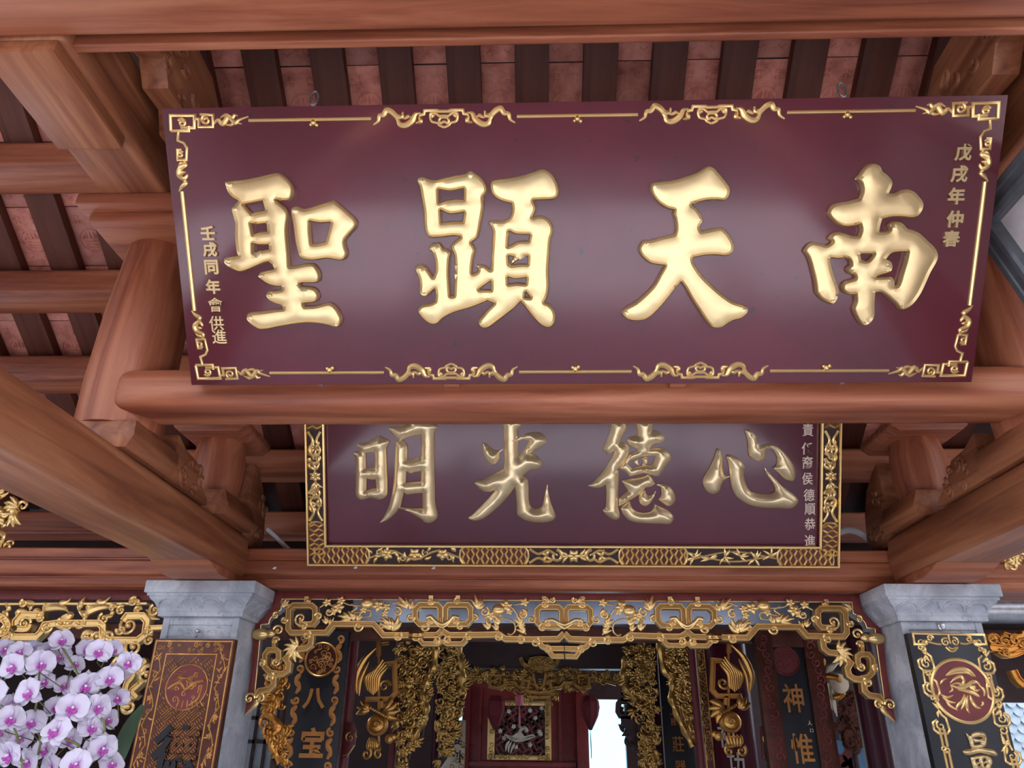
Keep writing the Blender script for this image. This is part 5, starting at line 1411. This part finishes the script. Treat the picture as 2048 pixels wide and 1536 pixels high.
carving('gilded_carving', [(928, 1340), (1240, 1345), (1240, 1362), (1180, 1366), (1170, 1378), (1130, 1380), (1120, 1395), (1040, 1395), (1030, 1378), (990, 1376), (980, 1366), (930, 1364)], 7.56, 7, 260, 'dark gold garland with a small shield over the rear doorway', 'gold_old', None, None, (5, 9))
t = [o for o in COL.objects if o.name.startswith('gilded_carving') and not o.parent][-1]
f = wall_frame(7.54)
def gl(pts, wd, mat='gold_old', sm=0, name='scroll_bar'):
    P = [f.px(860 + x / 4.655, 1290 + y / 4.655) for x, y in pts]; P = cr(P, sm) if sm else P
    mb = MB(); mb.sweep(f, P, wd, MOULD, .025, .03); mb.build(name, mat, t)
for s in (1, -1):
    g_ = lambda L: [(1020 + s * (x - 1020), y) for x, y in L]
    gl(g_([(310, 370), (400, 345), (440, 330)]), .014); gl(g_([(560, 300), (560, 390), (640, 405), (690, 380), (700, 355), (790, 355), (830, 400), (910, 405), (925, 340), (860, 335)]), .014); gl(g_([(600, 290), (660, 290), (655, 360)]), .012); gl(g_([(880, 410), (920, 440), (1020, 450)]), .016); gl(g_([(930, 490), (1020, 492)]), .016); gl(g_([(840, 120), (870, 180), (940, 220), (1020, 240)]), .022, sm=4)
    gl(g_([(960, 270), (980, 370), (1020, 410)]), .014, sm=4)
P = [f.px(860 + x / 4.655, 1290 + y / 4.655) for x, y in ((965, 270), (1080, 270), (1085, 340), (1060, 395), (1022, 412), (985, 395), (960, 340))]
MB().prism(f, P, .02, .04).build('shield', 'dark_room', t)
u, v = f.px(860 + 1026 / 4.655, 1290 + 345 / 4.655); mb = MB(); glyph(mb, f, '王', u, v, .055, .006, .04); mb.build('character', 'gold_old', t)
P = [f.px(860 + x / 4.655, 1290 + y / 4.655) for x, y in ((930, 120), (1020, 105), (1130, 120), (1150, 190), (1100, 220), (1020, 232), (950, 220), (905, 190))]
mb = MB(); mb.prism(f, P, .02, .05)
for k in range(16): curl(mb, f, rr.uniform(P[0][0], P[2][0]), rr.uniform(P[5][1], P[1][1]), .03, rr.random() * 6, .01, 1.2, .05)
mb.build('mask', 'gold_old', t)
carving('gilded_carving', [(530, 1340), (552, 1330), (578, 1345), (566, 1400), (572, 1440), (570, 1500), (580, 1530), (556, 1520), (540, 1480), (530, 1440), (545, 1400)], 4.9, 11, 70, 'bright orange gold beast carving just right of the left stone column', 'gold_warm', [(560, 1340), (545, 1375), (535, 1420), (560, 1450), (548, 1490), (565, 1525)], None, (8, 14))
beast = [o for o in COL.objects if o.name.startswith('gilded_carving') and not o.parent][-1]
MB().tube([(beast.location.x, 4.93, 0), (beast.location.x, 4.93, 1.9)], .02, 10).build('support_pole', 'dark_room', beast)
carving('gilded_carving', [(-60, 975), (30, 985), (62, 1024), (35, 1045), (30, 1100), (-60, 1104)], 4.22, 15, 26, 'gold leaf carving above the architrave at the far left edge', 'gold', None, None, (14, 24))
carving('gilded_carving', [(1980, 1135), (2000, 1118), (2048, 1104), (2150, 1090), (2150, 1140)], 4.03, 16, 30, 'gold leaf carving against the architrave at the far right edge', 'gold', None, None, (9, 16))
# dark openwork silhouette in the doorway
f = wall_frame(6.53)
t = thing('openwork_bracket', (f.px(1256, 1420)[0], 6.53, 1.6), 'dark openwork bracket silhouetted against the bright doorway', 'bracket')
def ob(pts, wd, sm=0, closed=False):
    P = [f.px(1220 + x / 5.389, 1280 + y / 5.389) for x, y in pts]; P = cr(P, sm, closed) if sm else P
    mb = MB(); mb.sweep(f, P, wd, [(-1, 0), (-1, 1), (1, 1), (1, 0)], .03, 0, closed); mb.build('openwork_bar', 'dark_room', t)
ob([(90, 690), (110, 660), (200, 665), (245, 700), (240, 790), (200, 820), (110, 815), (85, 770)], .022, 0, True)
ob([(130, 720), (120, 770), (150, 790)], .012); ob([(200, 690), (200, 800)], .018); ob([(155, 520), (150, 660)], .03); ob([(120, 560), (520, 560)], .02); ob([(240, 720), (300, 690)], .016); ob([(240, 760), (300, 770)], .016); ob([(180, 820), (190, 880), (250, 960), (300, 1050), (330, 1180)], .05, 4)
mb = MB()
for k in range(26):
    u, v = f.px(1220 + rr.uniform(130, 290) / 5.389, 1280 + rr.uniform(850, 1100) / 5.389)
    leaf(mb, f, u, v, rr.random() * 6.28, .07, .018, .4)
tag(mb.build('openwork_leaves', 'dark_room', t), kind='stuff')

# ---- gold fruit hangings
def hanging(cx, cy, s, Y, label, mat='gold_amber'):
    f = wall_frame(Y); e = Y / 1485 * 1.02
    q = lambda x, y: f.px(cx + s * x, cy + y)
    t = thing('fruit_hanging', (q(0, 0)[0], Y, q(0, 110)[1]), label, 'carving')
    mb = MB()                                         # finger citron: fluted lobes
    for k in range(7):
        a = 1.05 + k * .09; d = (k - 3) * 4.2
        P = cr([q(-22 + d * .8 + 16, 32 - abs(k - 3) * 3), q(-6 + d, -4), q(14 + d * .7, -38 + abs(k - 3) * 5)], 5)
        mb.ridge(f, P, swell(len(P), 4.6 * e, .4, .5), 1.1, .02)
    mb.build('citron', mat, t)
    mb = MB(); P = cr([q(-38, 30), q(-40, -2), q(-24, -38), q(0, -62)], 6); mb.ridge(f, P, swell(len(P), 6 * e, .15, .5), .9, .01); P = cr([q(-34, 34), q(-30, 0), q(-14, -34)], 6); mb.ridge(f, P, swell(len(P), 4 * e, .2, .5), .9, .015); mb.build('long_leaf', mat, t)
    def b_(pts, wd, name='frame_bar', sm=0):
        P = [q(*p) for p in pts]; P = cr(P, sm) if sm else P
        mb = MB(); mb.sweep(f, P, wd * e, MOULD, .03, -.015); mb.build(name, mat, t)
    b_([(4, -78), (4, -46)], 4); b_([(10, -70), (24, -72)], 3)
    b_([(18, -30), (36, -32), (38, 28), (28, 40), (-22, 40)], 4.5); b_([(10, 40), (10, 58)], 4.5)
    mb = MB(); curl(mb, f, *q(16, 14), 11 * e, 0, 3.2 * e, 1.3, .01, s); mb.build('curl', mat, t)
    mb = MB()
    for a in (2.6, 3.1, 2.1): leaf(mb, f, *q(-14, 64), a if s == 1 else math.pi - a, 24 * e, 6 * e, .3, .01)
    for a in (-.2, .3, .8, -.7): leaf(mb, f, *q(14, 66), a if s == 1 else math.pi - a, 28 * e, 7.5 * e, .3, .01)
    mb.build('vine_leaves', mat, t)
    mb = MB()
    for k in range(9): mb.ball(f.w(*q(-10 + k * 4.2, 58 + k * 2.4), .02), 3 * e, 7, 5)
    mb.build('bead_string', mat, t)
    c = q(2, 92); mb = MB(); P0 = f.w(c[0], c[1], 0.0)
    mb.ball(P0, 20 * e, 20, 12, (1, .45, .9)); mb.sweep(f, [(c[0] + 15 * e * math.cos(i * math.pi / 12), c[1] + 13 * e * math.sin(i * math.pi / 12)) for i in range(24)], 2.2 * e, RND, 3 * e, 8 * e, True)
    curl(mb, f, c[0], c[1], 7 * e, 0, 1.8 * e, 1.2, 9 * e)
    mb.build('gourd', mat, t)
    mb = MB()
    for k in range(5): leaf(mb, f, *q(-18 + k * 5, 142), 1.57 + (k - 2) * .12, 20 * e, 4.5 * e, .1, .01)
    for k in (-1, 1): curl(mb, f, *q(-8 + k * 12, 150), 9 * e, 1, 3 * e, 1.2, .01, k)
    mb.ball(f.w(*q(26, 120), .01), 8 * e, 10, 7, (1, .5, 1)); mb.ball(f.w(*q(34, 116), .01), 6 * e, 10, 7, (1, .5, 1))
    mb.build('shell', mat, t)
    mb = MB(); mb.sweep(f, [q(4, -78), q(4, 150)], 2 * e, [(-1, 0), (-1, 1), (1, 1), (1, 0)], .02, -.03); mb.build('stem_bar', mat, t)
hanging(753, 1358, 1, 5.6, 'gold fruit and gourd hanging left of the doorway, beside the black couplet')
hanging(1462, 1352, -1, 5.45, 'gold fruit and gourd hanging in front of the white lettered pillar')
for px, py, Y, lab in ((700, 1475, 5.425, 'small red scroll panel below the black couplet medallion side'), (1535, 1480, 5.3, 'dark red scroll panel left of the red framed couplet')):
    f = wall_frame(Y); c = f.px(px, py); e = Y / 1485
    t = thing('scroll_panel', (c[0], Y, c[1] - .1), lab, 'carving')
    MB().prism(f, [(c[0] - 9 * e, c[1] + 22 * e), (c[0] + 3 * e, c[1] + 26 * e), (c[0] + 10 * e, c[1] + 10 * e), (c[0] + 9 * e, c[1] - 14 * e), (c[0] - 4 * e, c[1] - 34 * e), (c[0] - 12 * e, c[1] - 30 * e)], -.03, 0).build('panel', 'red_lacquer', t, .003)
    mb = MB(); curl(mb, f, c[0], c[1], 11 * e, 0, 1.6 * e, 1.4, 0); mb.ridge(f, cr([(c[0] + 9 * e, c[1] - 12 * e), (c[0], c[1] - 26 * e), (c[0] - 10 * e, c[1] - 30 * e)], 5), 1.5 * e); mb.build('edge_scroll', 'gold_old', t)

# ---- gilded figure drapery and dark carving at right
f = wall_frame(5.45)
t = thing('draped_figure', (f.px(1655, 1400)[0], 5.45, f.px(1655, 1450)[1]), 'silver and gold draped figure carving behind the right end of the fretwork', 'sculpture')
S = lambda x, y, n=0.0: f.w(*f.px(1560 + x / 6, 1280 + y / 6), n)
e = 5.45 / 1485 / 6 * 1.02
MB().ball(S(490, 270, .02), 45 * e, 12, 8, (1, .8, 1.1)).ball(S(440, 260, .0), 60 * e, 12, 8).build('topknot', 'gold_warm', t)
mb = MB()
for k in range(7):
    P = cr([f.px(1560 + x / 6, 1280 + y / 6) for x, y in ((545 + k * 12, 400 - k * 4), (575 + k * 16, 320 - k * 6), (610 + k * 20, 270 + abs(k - 3) * 8))], 5)
    mb.ridge(f, P, swell(len(P), 17 * e, .2, .4), .8, .01)
mb.build('plume', 'silver', t)
MB().tube([S(430, 440, .03), S(560, 445, .06), (S(640, 460, .07)), S(690, 510, .05)], [34 * e, 34 * e, 32 * e, 22 * e], 14).build('sleeve', 'gold_warm', t)
MB().lathe([(98 * e, -.012), (100 * e, 0), (92 * e, .014), (50 * e, .02)], S(675, 530, .05), 24, 1).build('cuff', 'silver', t)
MB().tube([S(690, 610, .03), S(720, 650, .04), S(690, 690, .03), S(620, 690, .02)], [30 * e, 38 * e, 36 * e, 26 * e], 12).build('ribbon_roll', 'gold_warm', t)
mb = MB()
for k in range(9):
    x = 470 + k * 18
    P = cr([f.px(1560 + a / 6, 1280 + b / 6) for a, b in ((x, 500 + k * 4), (x + 20, 640), (x + 6 + k * 4, 760), (x + 14 + k * 7, 840 + (k % 3) * 40))], 5)
    mb.ridge(f, P, swell(len(P), 22 * e, .3, .5), .8, .0 + .008 * (k % 2))
mb.build('robe_folds', 'silver', t)
MB().ball(S(430, 470, .0), 120 * e, 14, 9, (.8, .5, 1.6)).build('torso', 'gold_warm', t)
mb = MB()
for k in range(4):
    P = cr([f.px(1560 + a / 6, 1280 + b / 6) for a, b in ((520 + k * 16, 860), (560 + k * 14, 960), (590 + k * 5, 1030 - k * 10))], 5); mb.ridge(f, P, swell(len(P), 18 * e, .3, .5), .8, 0)
mb.build('robe_tail', 'silver', t)
MB().tube([S(430, 470, -.06), Vector((S(430, 470).x, 5.5, 0))], .02, 10).build('support_pole', 'dark_room', t)
MB().ball(S(580, 1090, .0), 45 * e, 10, 7, (.7, .6, 1.5)).build('foot', 'gold_warm', t)
carving('dark_carving', [(1690, 1390), (1718, 1395), (1722, 1450), (1724, 1500), (1700, 1505), (1684, 1480), (1680, 1430)], 5.62, 33, 70, 'dark brown knotty carving between the draped figure and the plum pillar', 'rafter', None, 'dark_room', (8, 16))
kn = [o for o in COL.objects if o.name.startswith('dark_carving') and not o.parent][-1]
MB().tube([(kn.location.x, 5.65, 0), (kn.location.x, 5.65, 1.9)], .02, 10).build('support_pole', 'dark_room', kn)
a, b = rx(1716, 1450, 5.28), rx(1727, 1450, 5.28)
tag(MB().box(a.x, b.x, 5.2, 5.26, 0, 2.25).build('gilt_strip', 'gold_ink', None, .004, org=(a.x, 5.2, 0)), 'plain orange gilt strip left of the plum pillar', 'trim')
f = wall_frame(6.4)
t = thing('painted_panel', (f.px(1690, 1530)[0], 6.4, .6), 'blue painted panel with a red cloud scroll, low behind the draped figure', 'panel')
a = f.px(1655, 1480); b = f.px(1740, 1480)
MB().fbox(f, a[0], b[0], .6, a[1], -.03, 0).build('panel', 'blue_panel', t, .004)
mb = MB(); c = f.px(1692, 1522)
for dx, dz, r in ((-.03, 0, .045), (.03, .03, .05), (.05, -.02, .045), (0, -.05, .05)): mb.lathe([(r, -.004), (r, .0), (r * .8, .004)], f.w(c[0] + dx, c[1] + dz, .003), 16, 1)
mb.build('cloud', 'lantern', t)

# ---- rear door with crane lattice, lanterns
f = wall_frame(10.0)
d1 = thing('door_1', (f.px(1040, 1500)[0], 10.0, 0), None, None); d1['kind'] = 'structure'
a = f.px(940, 1450); b = f.px(1152, 1450)
MB().fbox(f, a[0], b[0], 0, DZ + .15, -.06, 0).build('door_leaf', 'door_red', d1, .006)
for px in (960, 1120): 
    x = f.px(px, 1450)[0]; MB().fbox(f, x - .02, x + .02, .1, DZ + .1, 0, .02).build('stile', 'door_red', d1, .006)
x0 = f.px(936, 1527); x1 = f.px(1152, 1527); MB().fbox(f, x0[0], x1[0], x0[1] - .025, x0[1] + .03, 0, .06).build('rail', 'door_red', d1, .008)
p0 = f.px(977, 1400); p1_ = f.px(1103, 1521); i0 = f.px(991, 1411); i1 = f.px(1090, 1510)
mb = MB()
for q in ((p0[0], i0[0], p1_[1], p0[1]), (i1[0], p1_[0], p1_[1], p0[1]), (i0[0], i1[0], i0[1], p0[1]), (i0[0], i1[0], p1_[1], i1[1])): mb.fbox(f, min(q[0], q[1]), max(q[0], q[1]), min(q[2], q[3]), max(q[2], q[3]), .01, .05)
mb.build('panel_frame', 'gold', d1, .006)
mb = MB(); rr = random.Random(40)
for k in range(60):
    sd = k % 4; tt = rr.random()
    x = [p0[0] + .05, p1_[0] - .05, p0[0] + tt * (p1_[0] - p0[0]), p0[0] + tt * (p1_[0] - p0[0])][sd]; z = [p1_[1] + tt * (p0[1] - p1_[1]), p1_[1] + tt * (p0[1] - p1_[1]), p0[1] - .04, p1_[1] + .04][sd]
    curl(mb, f, x, z, .03, rr.random() * 6, .007, 1.2, .05)
tag(mb.build('frame_carving', 'gold_old', d1), kind='stuff')
MB().fbox(f, i0[0], i1[0], i1[1], i0[1], .0, .01).build('lattice_ground', 'dark_room', d1)
lat = 0.058; cx_, cz_ = (i0[0] + i1[0]) / 2, (i0[1] + i1[1]) / 2
rrr = random.Random(2); mbs = []
A45 = math.radians(32)
for i in range(-9, 10):
    for j in range(-9, 10):
        c = (cx_ + (i * math.cos(A45) - j * math.sin(A45)) * lat, cz_ + (i * math.sin(A45) + j * math.cos(A45)) * lat)
        if not (i0[0] + .02 < c[0] < i1[0] - .02 and i1[1] + .02 < c[1] < i0[1] - .02): continue
        hor = ((i + 2 * j) % 5 < 2) if (i // 2 + j) % 2 else ((i - j) % 3 == 0)
        dx = (math.cos(A45), math.sin(A45)) if hor else (-math.sin(A45), math.cos(A45))
        mb = MB(); mb.sweep(f, [(c[0] - dx[0] * lat * .8, c[1] - dx[1] * lat * .8), (c[0] + dx[0] * lat * .8, c[1] + dx[1] * lat * .8)], .011, [(-1, 0), (-1, 1), (1, 1), (1, 0)], .02, .01)
        mb.build('lattice_bar', 'door_red', d1)
K = lambda x, y: f.px(860 + x / 4.655, 1290 + y / 4.655)
mb = MB()
mb.prism(f, [K(*p) for p in ((690, 830), (760, 850), (810, 820), (850, 810), (880, 850), (960, 830), (985, 850), (930, 880), (860, 900), (800, 905), (740, 880))], .03, .055)
for L, wd in (([(820, 830), (850, 790), (880, 770), (905, 800), (880, 810)], .022), ([(820, 760), (860, 770), (900, 800)], .016), ([(740, 890), (715, 930), (705, 990)], .016), ([(760, 900), (735, 950), (730, 1000)], .014), ([(790, 910), (765, 960), (750, 1010)], .014), ([(700, 830), (770, 870), (840, 880)], .02), ([(980, 850), (900, 870), (850, 890)], .02)):
    P = cr([K(*p) for p in L], 5); mb.ridge(f, P, swell(len(P), wd, .3, .4), .8, .05)
mb.build('crane', 'silver', d1)
for x, y in ((735, 620), (930, 610), (1040, 590), (980, 680), (655, 800), (690, 865), (1020, 810), (1030, 830), (800, 950), (930, 930), (780, 760)):
    mb = MB(); c = K(x, y); flower(mb, f, c[0], c[1], .03, .035, 5, x); mb.build('lattice_flower', 'silver', d1)
# curtain-like red door post beside the bright gap
xa_, xb_ = f.px(1152, 1450)[0], f.px(1176, 1450)[0]
tag(MB().box(xa_, xb_, 9.9, 10.05, 0, DZ + .15).build('door_2', 'door_red', None, .02, org=(xa_, 10, 0)), kind='structure')
xa_, xb_ = f.px(925, 1450)[0], f.px(940, 1450)[0]
tag(MB().box(xa_, xb_, 9.9, 10.05, 0, DZ + .15).build('door_3', 'red_lacquer', None, .02, org=(xa_, 10, 0)), kind='structure')
def lantern(px, py, Y, label):
    c = atY(px, py, Y); e = Y / 1485 * 1.02
    t = thing('silk_lantern', (c.x, c.y, c.z - 40 * e), label, 'lantern')
    vs = []; prof = [(5, 30), (10, 29), (16, 20), (17, 10), (14, -4), (8, -16), (2, -27)]
    MB().lathe([(r * e, h * e) for r, h in prof], c, 8).build('shade', 'lantern', t, 0, 10)
    mb = MB()
    for k in range(8):
        a = 2 * math.pi * k / 8
        mb.tube([c + Vector((r * e * 1.01 * math.cos(a), r * e * 1.01 * math.sin(a), h * e)) for r, h in prof], .5 * e, 5)
    mb.build('ribs', 'dark_room', t)
    MB().tube([c + Vector((0, 0, -27 * e)), c + Vector((0, 0, -45 * e)), c + Vector((0, 0, -72 * e))], [.4 * e, 1 * e, .8 * e], 6).build('tassel', 'dark_room', t)
    MB().tube([c + Vector((0, 0, 30 * e)), Vector((c.x, c.y, 4.5))], .3 * e, 5).build('cord', 'dark_room', t)
lantern(991, 1427, 7.7 + .35, 'red pointed silk lantern in front of the crane lattice door')
lantern(1180, 1427, 7.7 + .35, 'dark red pointed silk lantern against the bright doorway gap')
c = atY(1039, 1400, 8.2); e = 8.2 / 1485
t = thing('pink_tassel', (c.x, c.y, c.z - .3), 'pink tassel hanging before the crane lattice', 'tassel')
MB().lathe([(8 * e, 8 * e), (8.5 * e, 4 * e), (7 * e, -5 * e), (6 * e, -9 * e)], c, 14).build('cap', 'pink_silk', t)
MB().tube([c + Vector((0, 0, -9 * e)), c + Vector((0, 0, -20 * e)), c + Vector((0, 0, -26 * e)), c + Vector((0, 0, -44 * e))], [.8 * e, 1.2 * e, 2 * e, 1.8 * e], 8).build('tassel', 'pink_silk', t)
MB().tube([c + Vector((0, 0, 8 * e)), Vector((c.x, c.y, 4.56))], .4 * e, 5).build('cord', 'dark_room', t)

# ---- far left lattice window
f = wall_frame(9.4)
wn = thing('window_1', (f.px(516, 1470)[0], 9.4, 1.3), None, None); wn['kind'] = 'structure'
a = f.px(497, 1400); b = f.px(545, 1536)
for i in range(4):
    x = a[0] + (b[0] - a[0]) * i / 3; MB().fbox(f, x - .015, x + .015, 1.0, a[1], -.03, .0).build('window_bar', 'dark_room', wn)
for z in (1.25, 1.55, 1.8, a[1]): MB().fbox(f, a[0], b[0], z - .02, z + .02, -.03, .0).build('window_bar', 'dark_room', wn)
MB().fbox(f, a[0], b[0], 1.0, a[1], -.06, -.05).build('pane', 'window_light', wn)  # window light painted as a pale pane

# ---- white pipes over the architrave, outdoor roof at right, signboard at right
p = [atY(535, 1058, 4.3), atY(556, 1078, 4.3), atY(578, 1100, 4.3)]; p.append(Vector((p[2].x + .05, 4.3, 2.553)))
tag(MB().tube(p, .014, 12).build('pipe', 'pvc', None, org=p[0]), 'white plastic pipe stub above the architrave left of the gold frame', 'pipe')
p = cr([tuple(atY(*q, 4.425)) for q in ((1655, 1104), (1660, 1088), (1676, 1066), (1700, 1060), (1724, 1068), (1745, 1085), (1750, 1104))], 5)
tag(MB().tube(p, .02, 12).build('pipe', 'pvc', None, org=p[0]), 'curved white pipe above the architrave right of the gold frame', 'pipe')
oroof = thing('tiled_roof', (5.9, 8.6, 0), 'pale fish scale tiled roof outside beyond the right stone column', 'roof')
A0 = Vector((4.75, 9.0, 2.0)); 
MB().extrude([(4.7, 2.22), (7.2, 2.22), (7.2, 0.0), (4.7, 0.0)], lambda x, z: Vector((x, 9.05, z * .0 + z)), lambda x, z: Vector((x, 9.2, z))).build('roof_body', 'roof_blue', oroof)
sc = MB(); sc.add([(-.055, 0, .06), (.055, 0, .06), (.055, -.02, -.02), (.03, -.028, -.055), (0, -.03, -.068), (-.03, -.028, -.055), (-.055, -.02, -.02), (-.055, .012, .06), (.055, .012, .06), (.055, -.006, -.02), (0, -.012, -.068), (-.055, -.006, -.02)],
    [(0, 6, 5, 4, 3, 2, 1), (7, 8, 9, 10, 11), (0, 1, 8, 7), (1, 2, 9, 8), (2, 3, 4, 10, 9), (4, 5, 6, 11, 10), (6, 0, 7, 11)])
sc_me = sc.mesh('roof_tile', M['roof_blue'])
for j in range(16):
    for i in range(14):
        o = link('roof_tile', sc_me, oroof, (4.8 + i * .112 + (j % 2) * .056 - 5.9, 9.0 + .03 - 8.6 - .004 * (j % 2), 2.12 - j * .085))
MB().box(4.7, 7.0, 9.0, 9.2, 2.18, 2.25).build('ridge_cap', 'roof_blue', oroof, .02)

# tilted grey framed signboard at the right edge
A = atY(1940, 436, 2.45)
fs = Fr(A, (0, -1, 0.0), Vector((-0.30, 0, 1)).normalized())
sg = thing('framed_board', A, 'pale board in a blue grey moulded frame, cut off by the right edge', 'board')
MB().fbox(fs, 0.05, 1.2, -0.75, -0.05, -0.04, -0.012).build('panel', 'plaster', sg)
mb = MB(); mb.sweep(fs, [(0.045, -0.045), (1.25, -0.045), (1.25, -0.80), (0.045, -0.80)], 0.055, [(-1, -.4), (-1, .7), (-.8, 1), (-.4, 1), (-.3, .6), (.3, .6), (.4, .8), (.8, .8), (1, .3), (1, -.4)], 0.03, 0, True)
mb.build('frame', 'grey_frame', sg, 0, 30)
a = fs.w(.1, 0, -.02); mb = MB().tube([fs.w(.12, -.03, -.02), Vector((a.x + .05, a.y - .1, 3.78))], .006, 6); mb.build('hanging_wire', 'steel', sg)

# ------------------------------------------------------------------ orchids, lower left
OY = 2.45
op = thing('orchid_plant', (-1.55, OY + .06, 0.0), 'tall spray of white and purple moth orchids at the lower left', 'orchid')
MB().lathe([(.10, 0), (.15, .05), (.17, .3), (.16, .5), (.13, .62), (.14, .66), (.12, .66), (.1, .6)], (-1.55, OY + .06, 0), 28).build('pot', 'ceramic', op)
def petal_mesh(name, L, W, cup, tip, mat='petal'):
    nu, nv = 7, 6; vs = []; fs = []
    for i in range(nu):
        t = i / (nu - 1)
        wid = W * (math.sin(math.pi * min(1, t * .93 + .07)) ** tip)
        for j in range(nv):
            s_ = (j / (nv - 1) - .5) * 2
            x = s_ * wid / 2; y = L * (t ** .95) * (1 - .06 * s_ * s_)
            z = cup * (abs(s_) ** 1.7) * wid - .25 * cup * L * t * t + .02 * L * math.sin(5 * t + 3 * s_)
            vs.append((x, y, z))
    for i in range(nu - 1):
        for j in range(nv - 1): fs.append((i * nv + j, i * nv + j + 1, (i + 1) * nv + j + 1, (i + 1) * nv + j))
    me = bpy.data.meshes.new(name); me.from_pydata(vs, [], fs)
    bm = bmesh.new(); bm.from_mesh(me)
    bmesh.ops.solidify(bm, geom=bm.faces[:], thickness=.0007)
    bm.to_mesh(me); bm.free()
    for p_ in me.polygons: p_.use_smooth = True
    me.materials.append(M[mat]); return me
pet = petal_mesh('petal', .047, .064, .16, .55)
sep = petal_mesh('sepal', .046, .036, .12, .7)
lm = MB(); fz = Fr((0, 0, 0), (1, 0, 0), (0, 1, 0))
lm.ball((0, -.006, .008), .0085, 10, 7, (1, .9, .8)); lm.tube([(-.004, -.01, .008), (-.012, -.008, .014), (-.013, .0, .019)], [.005, .006, .002], 8); lm.tube([(.004, -.01, .008), (.012, -.008, .014), (.013, .0, .019)], [.005, .006, .002], 8)
lm.tube([(0, -.01, .008), (0, -.02, .014), (0, -.027, .012)], [.006, .0055, .002], 8)
lip_me = lm.mesh('lip', M['lip'])
cm = MB(); cm.ball((0, .002, .009), .0042, 10, 7, (1, 1, 1.5)); col_me = cm.mesh('blossom', M['lip_white'])
rr = random.Random(77)
BL_ = [(81, 1328, 1.0, 0), (27, 1333, 1.0, 0), (61, 1385, 1.05, 0), (198, 1305, .95, .05), (259, 1324, .9, .04), (169, 1372, 1.05, -.02), (219, 1357, .95, .03), (145, 1418, 1.1, -.04), (195, 1415, .95, 0), (123, 1282, .9, .1), (40, 1305, .85, .08), (20, 1440, 1.0, -.02), (64, 1446, .95, .06), (113, 1464, 1.1, -.05), (182, 1456, .95, 0), (20, 1509, 1.05, -.03), (205, 1497, 1.0, 0), (154, 1530, 1.05, -.03), (58, 1522, .95, .04), (-14, 1385, 1.0, .02), (95, 1303, .8, .12), (236, 1395, .85, .1), (240, 1345, .8, .09), (110, 1415, .8, .13), (104, 1535, .9, .08), (-5, 1465, .95, .05), (222, 1530, .9, .05), (150, 1330, .75, .16), (20, 1410, .8, .14), (62, 1298, .85, .18), (8, 1298, .8, .16), (172, 1298, .8, .2), (120, 1312, .85, .22), (225, 1300, .8, .18), (90, 1362, .8, .22), (40, 1475, .9, .2), (90, 1500, .9, .2), (180, 1500, .9, .2), (140, 1480, .85, .22), (215, 1440, .85, .2), (130, 1372, .8, .24)]
toC = lambda p: (EYE - p).normalized()
cents = []
for px, py, s_, dy in BL_:
    p = atY(px, py, OY + dy)
    n = (toC(p) + Vector((rr.uniform(-.85, .85), 0, rr.uniform(-.5, .6)))).normalized()
    up = (Vector((rr.uniform(-.35, .35), 0, 1)) - n * n.z).normalized()
    x = up.cross(n)
    R = Matrix((x, up, n)).transposed()
    b = link('blossom', col_me, op); org = ORG[op]
    b.matrix_local = Matrix.Translation(p - org) @ R.to_4x4() @ Matrix.Scale(s_ * 1.02, 4)
    for me_, nm, ang, z in ((sep, 'sepal', 0, 0), (sep, 'sepal', 2.25, 0), (sep, 'sepal', -2.25, 0), (pet, 'petal', 1.12, .002), (pet, 'petal', -1.12, .0025)):
        c_ = link(nm, me_, b); c_.rotation_euler = (rr.uniform(-.15, .2), rr.uniform(-.1, .1), ang + rr.uniform(-.08, .08)); c_.location = (0, 0, z)
    l_ = link('lip', lip_me, b); l_.scale = (.85, .85, .85)
    cents.append((p, n))
for k, grp in enumerate(([0, 2, 12, 18, 10], [3, 4, 6, 8, 16], [9, 5, 7, 13, 17], [1, 11, 15, 19])):
    pts = [Vector((-1.55, OY + .06, .6)), Vector((-1.55 + (k - 1.5) * .06, OY + .12, 1.1))]
    for i in sorted(grp, key=lambda i: cents[i][0].z): pts.append(cents[i][0] - cents[i][1] * .03)
    P = cr([tuple(q) for q in pts], 5); mb = MB(); mb.tube(P, .0035, 6)
    mb.build('flower_stem', 'stem', op)
for i, (p, n) in enumerate(cents):
    MB().tube([p, p - n * .02, p - n * .035 + Vector((0, 0, -.02)), Vector((p.x * .97 - .04, OY + .13, p.z - .06))], .0016, 5).build('pedicel', 'stem', op)
for k in range(7):
    a = rr.uniform(0, 6.28); base = Vector((-1.55, OY + .06, .62))
    f = Fr(base, (math.cos(a), math.sin(a), .35), (-math.sin(a), math.cos(a), 0))
    mb = MB(); mb.ridge(f, cr([(0, 0), (.1, 0), (.22, .01), (.34, .0)], 4), swell(13, .045, .3, .5), .15); mb.build('leaf', 'leaf', op)
for px, py, a in ((240, 1490, .2),):
    f = Fr(atY(px, py, OY + .22), (1, 0, 0), (0, 0, 1)); mb = MB(); mb.ridge(f, cr([(-.02, -.12), (0, -.04), (.02, .05), (.05, .12)], 4), swell(13, .028, .3, .5), .15); mb.tube([f.w(-.02, -.12), Vector((-1.55, OY + .06, .65))], .003, 5); mb.build('leaf', 'leaf', op)
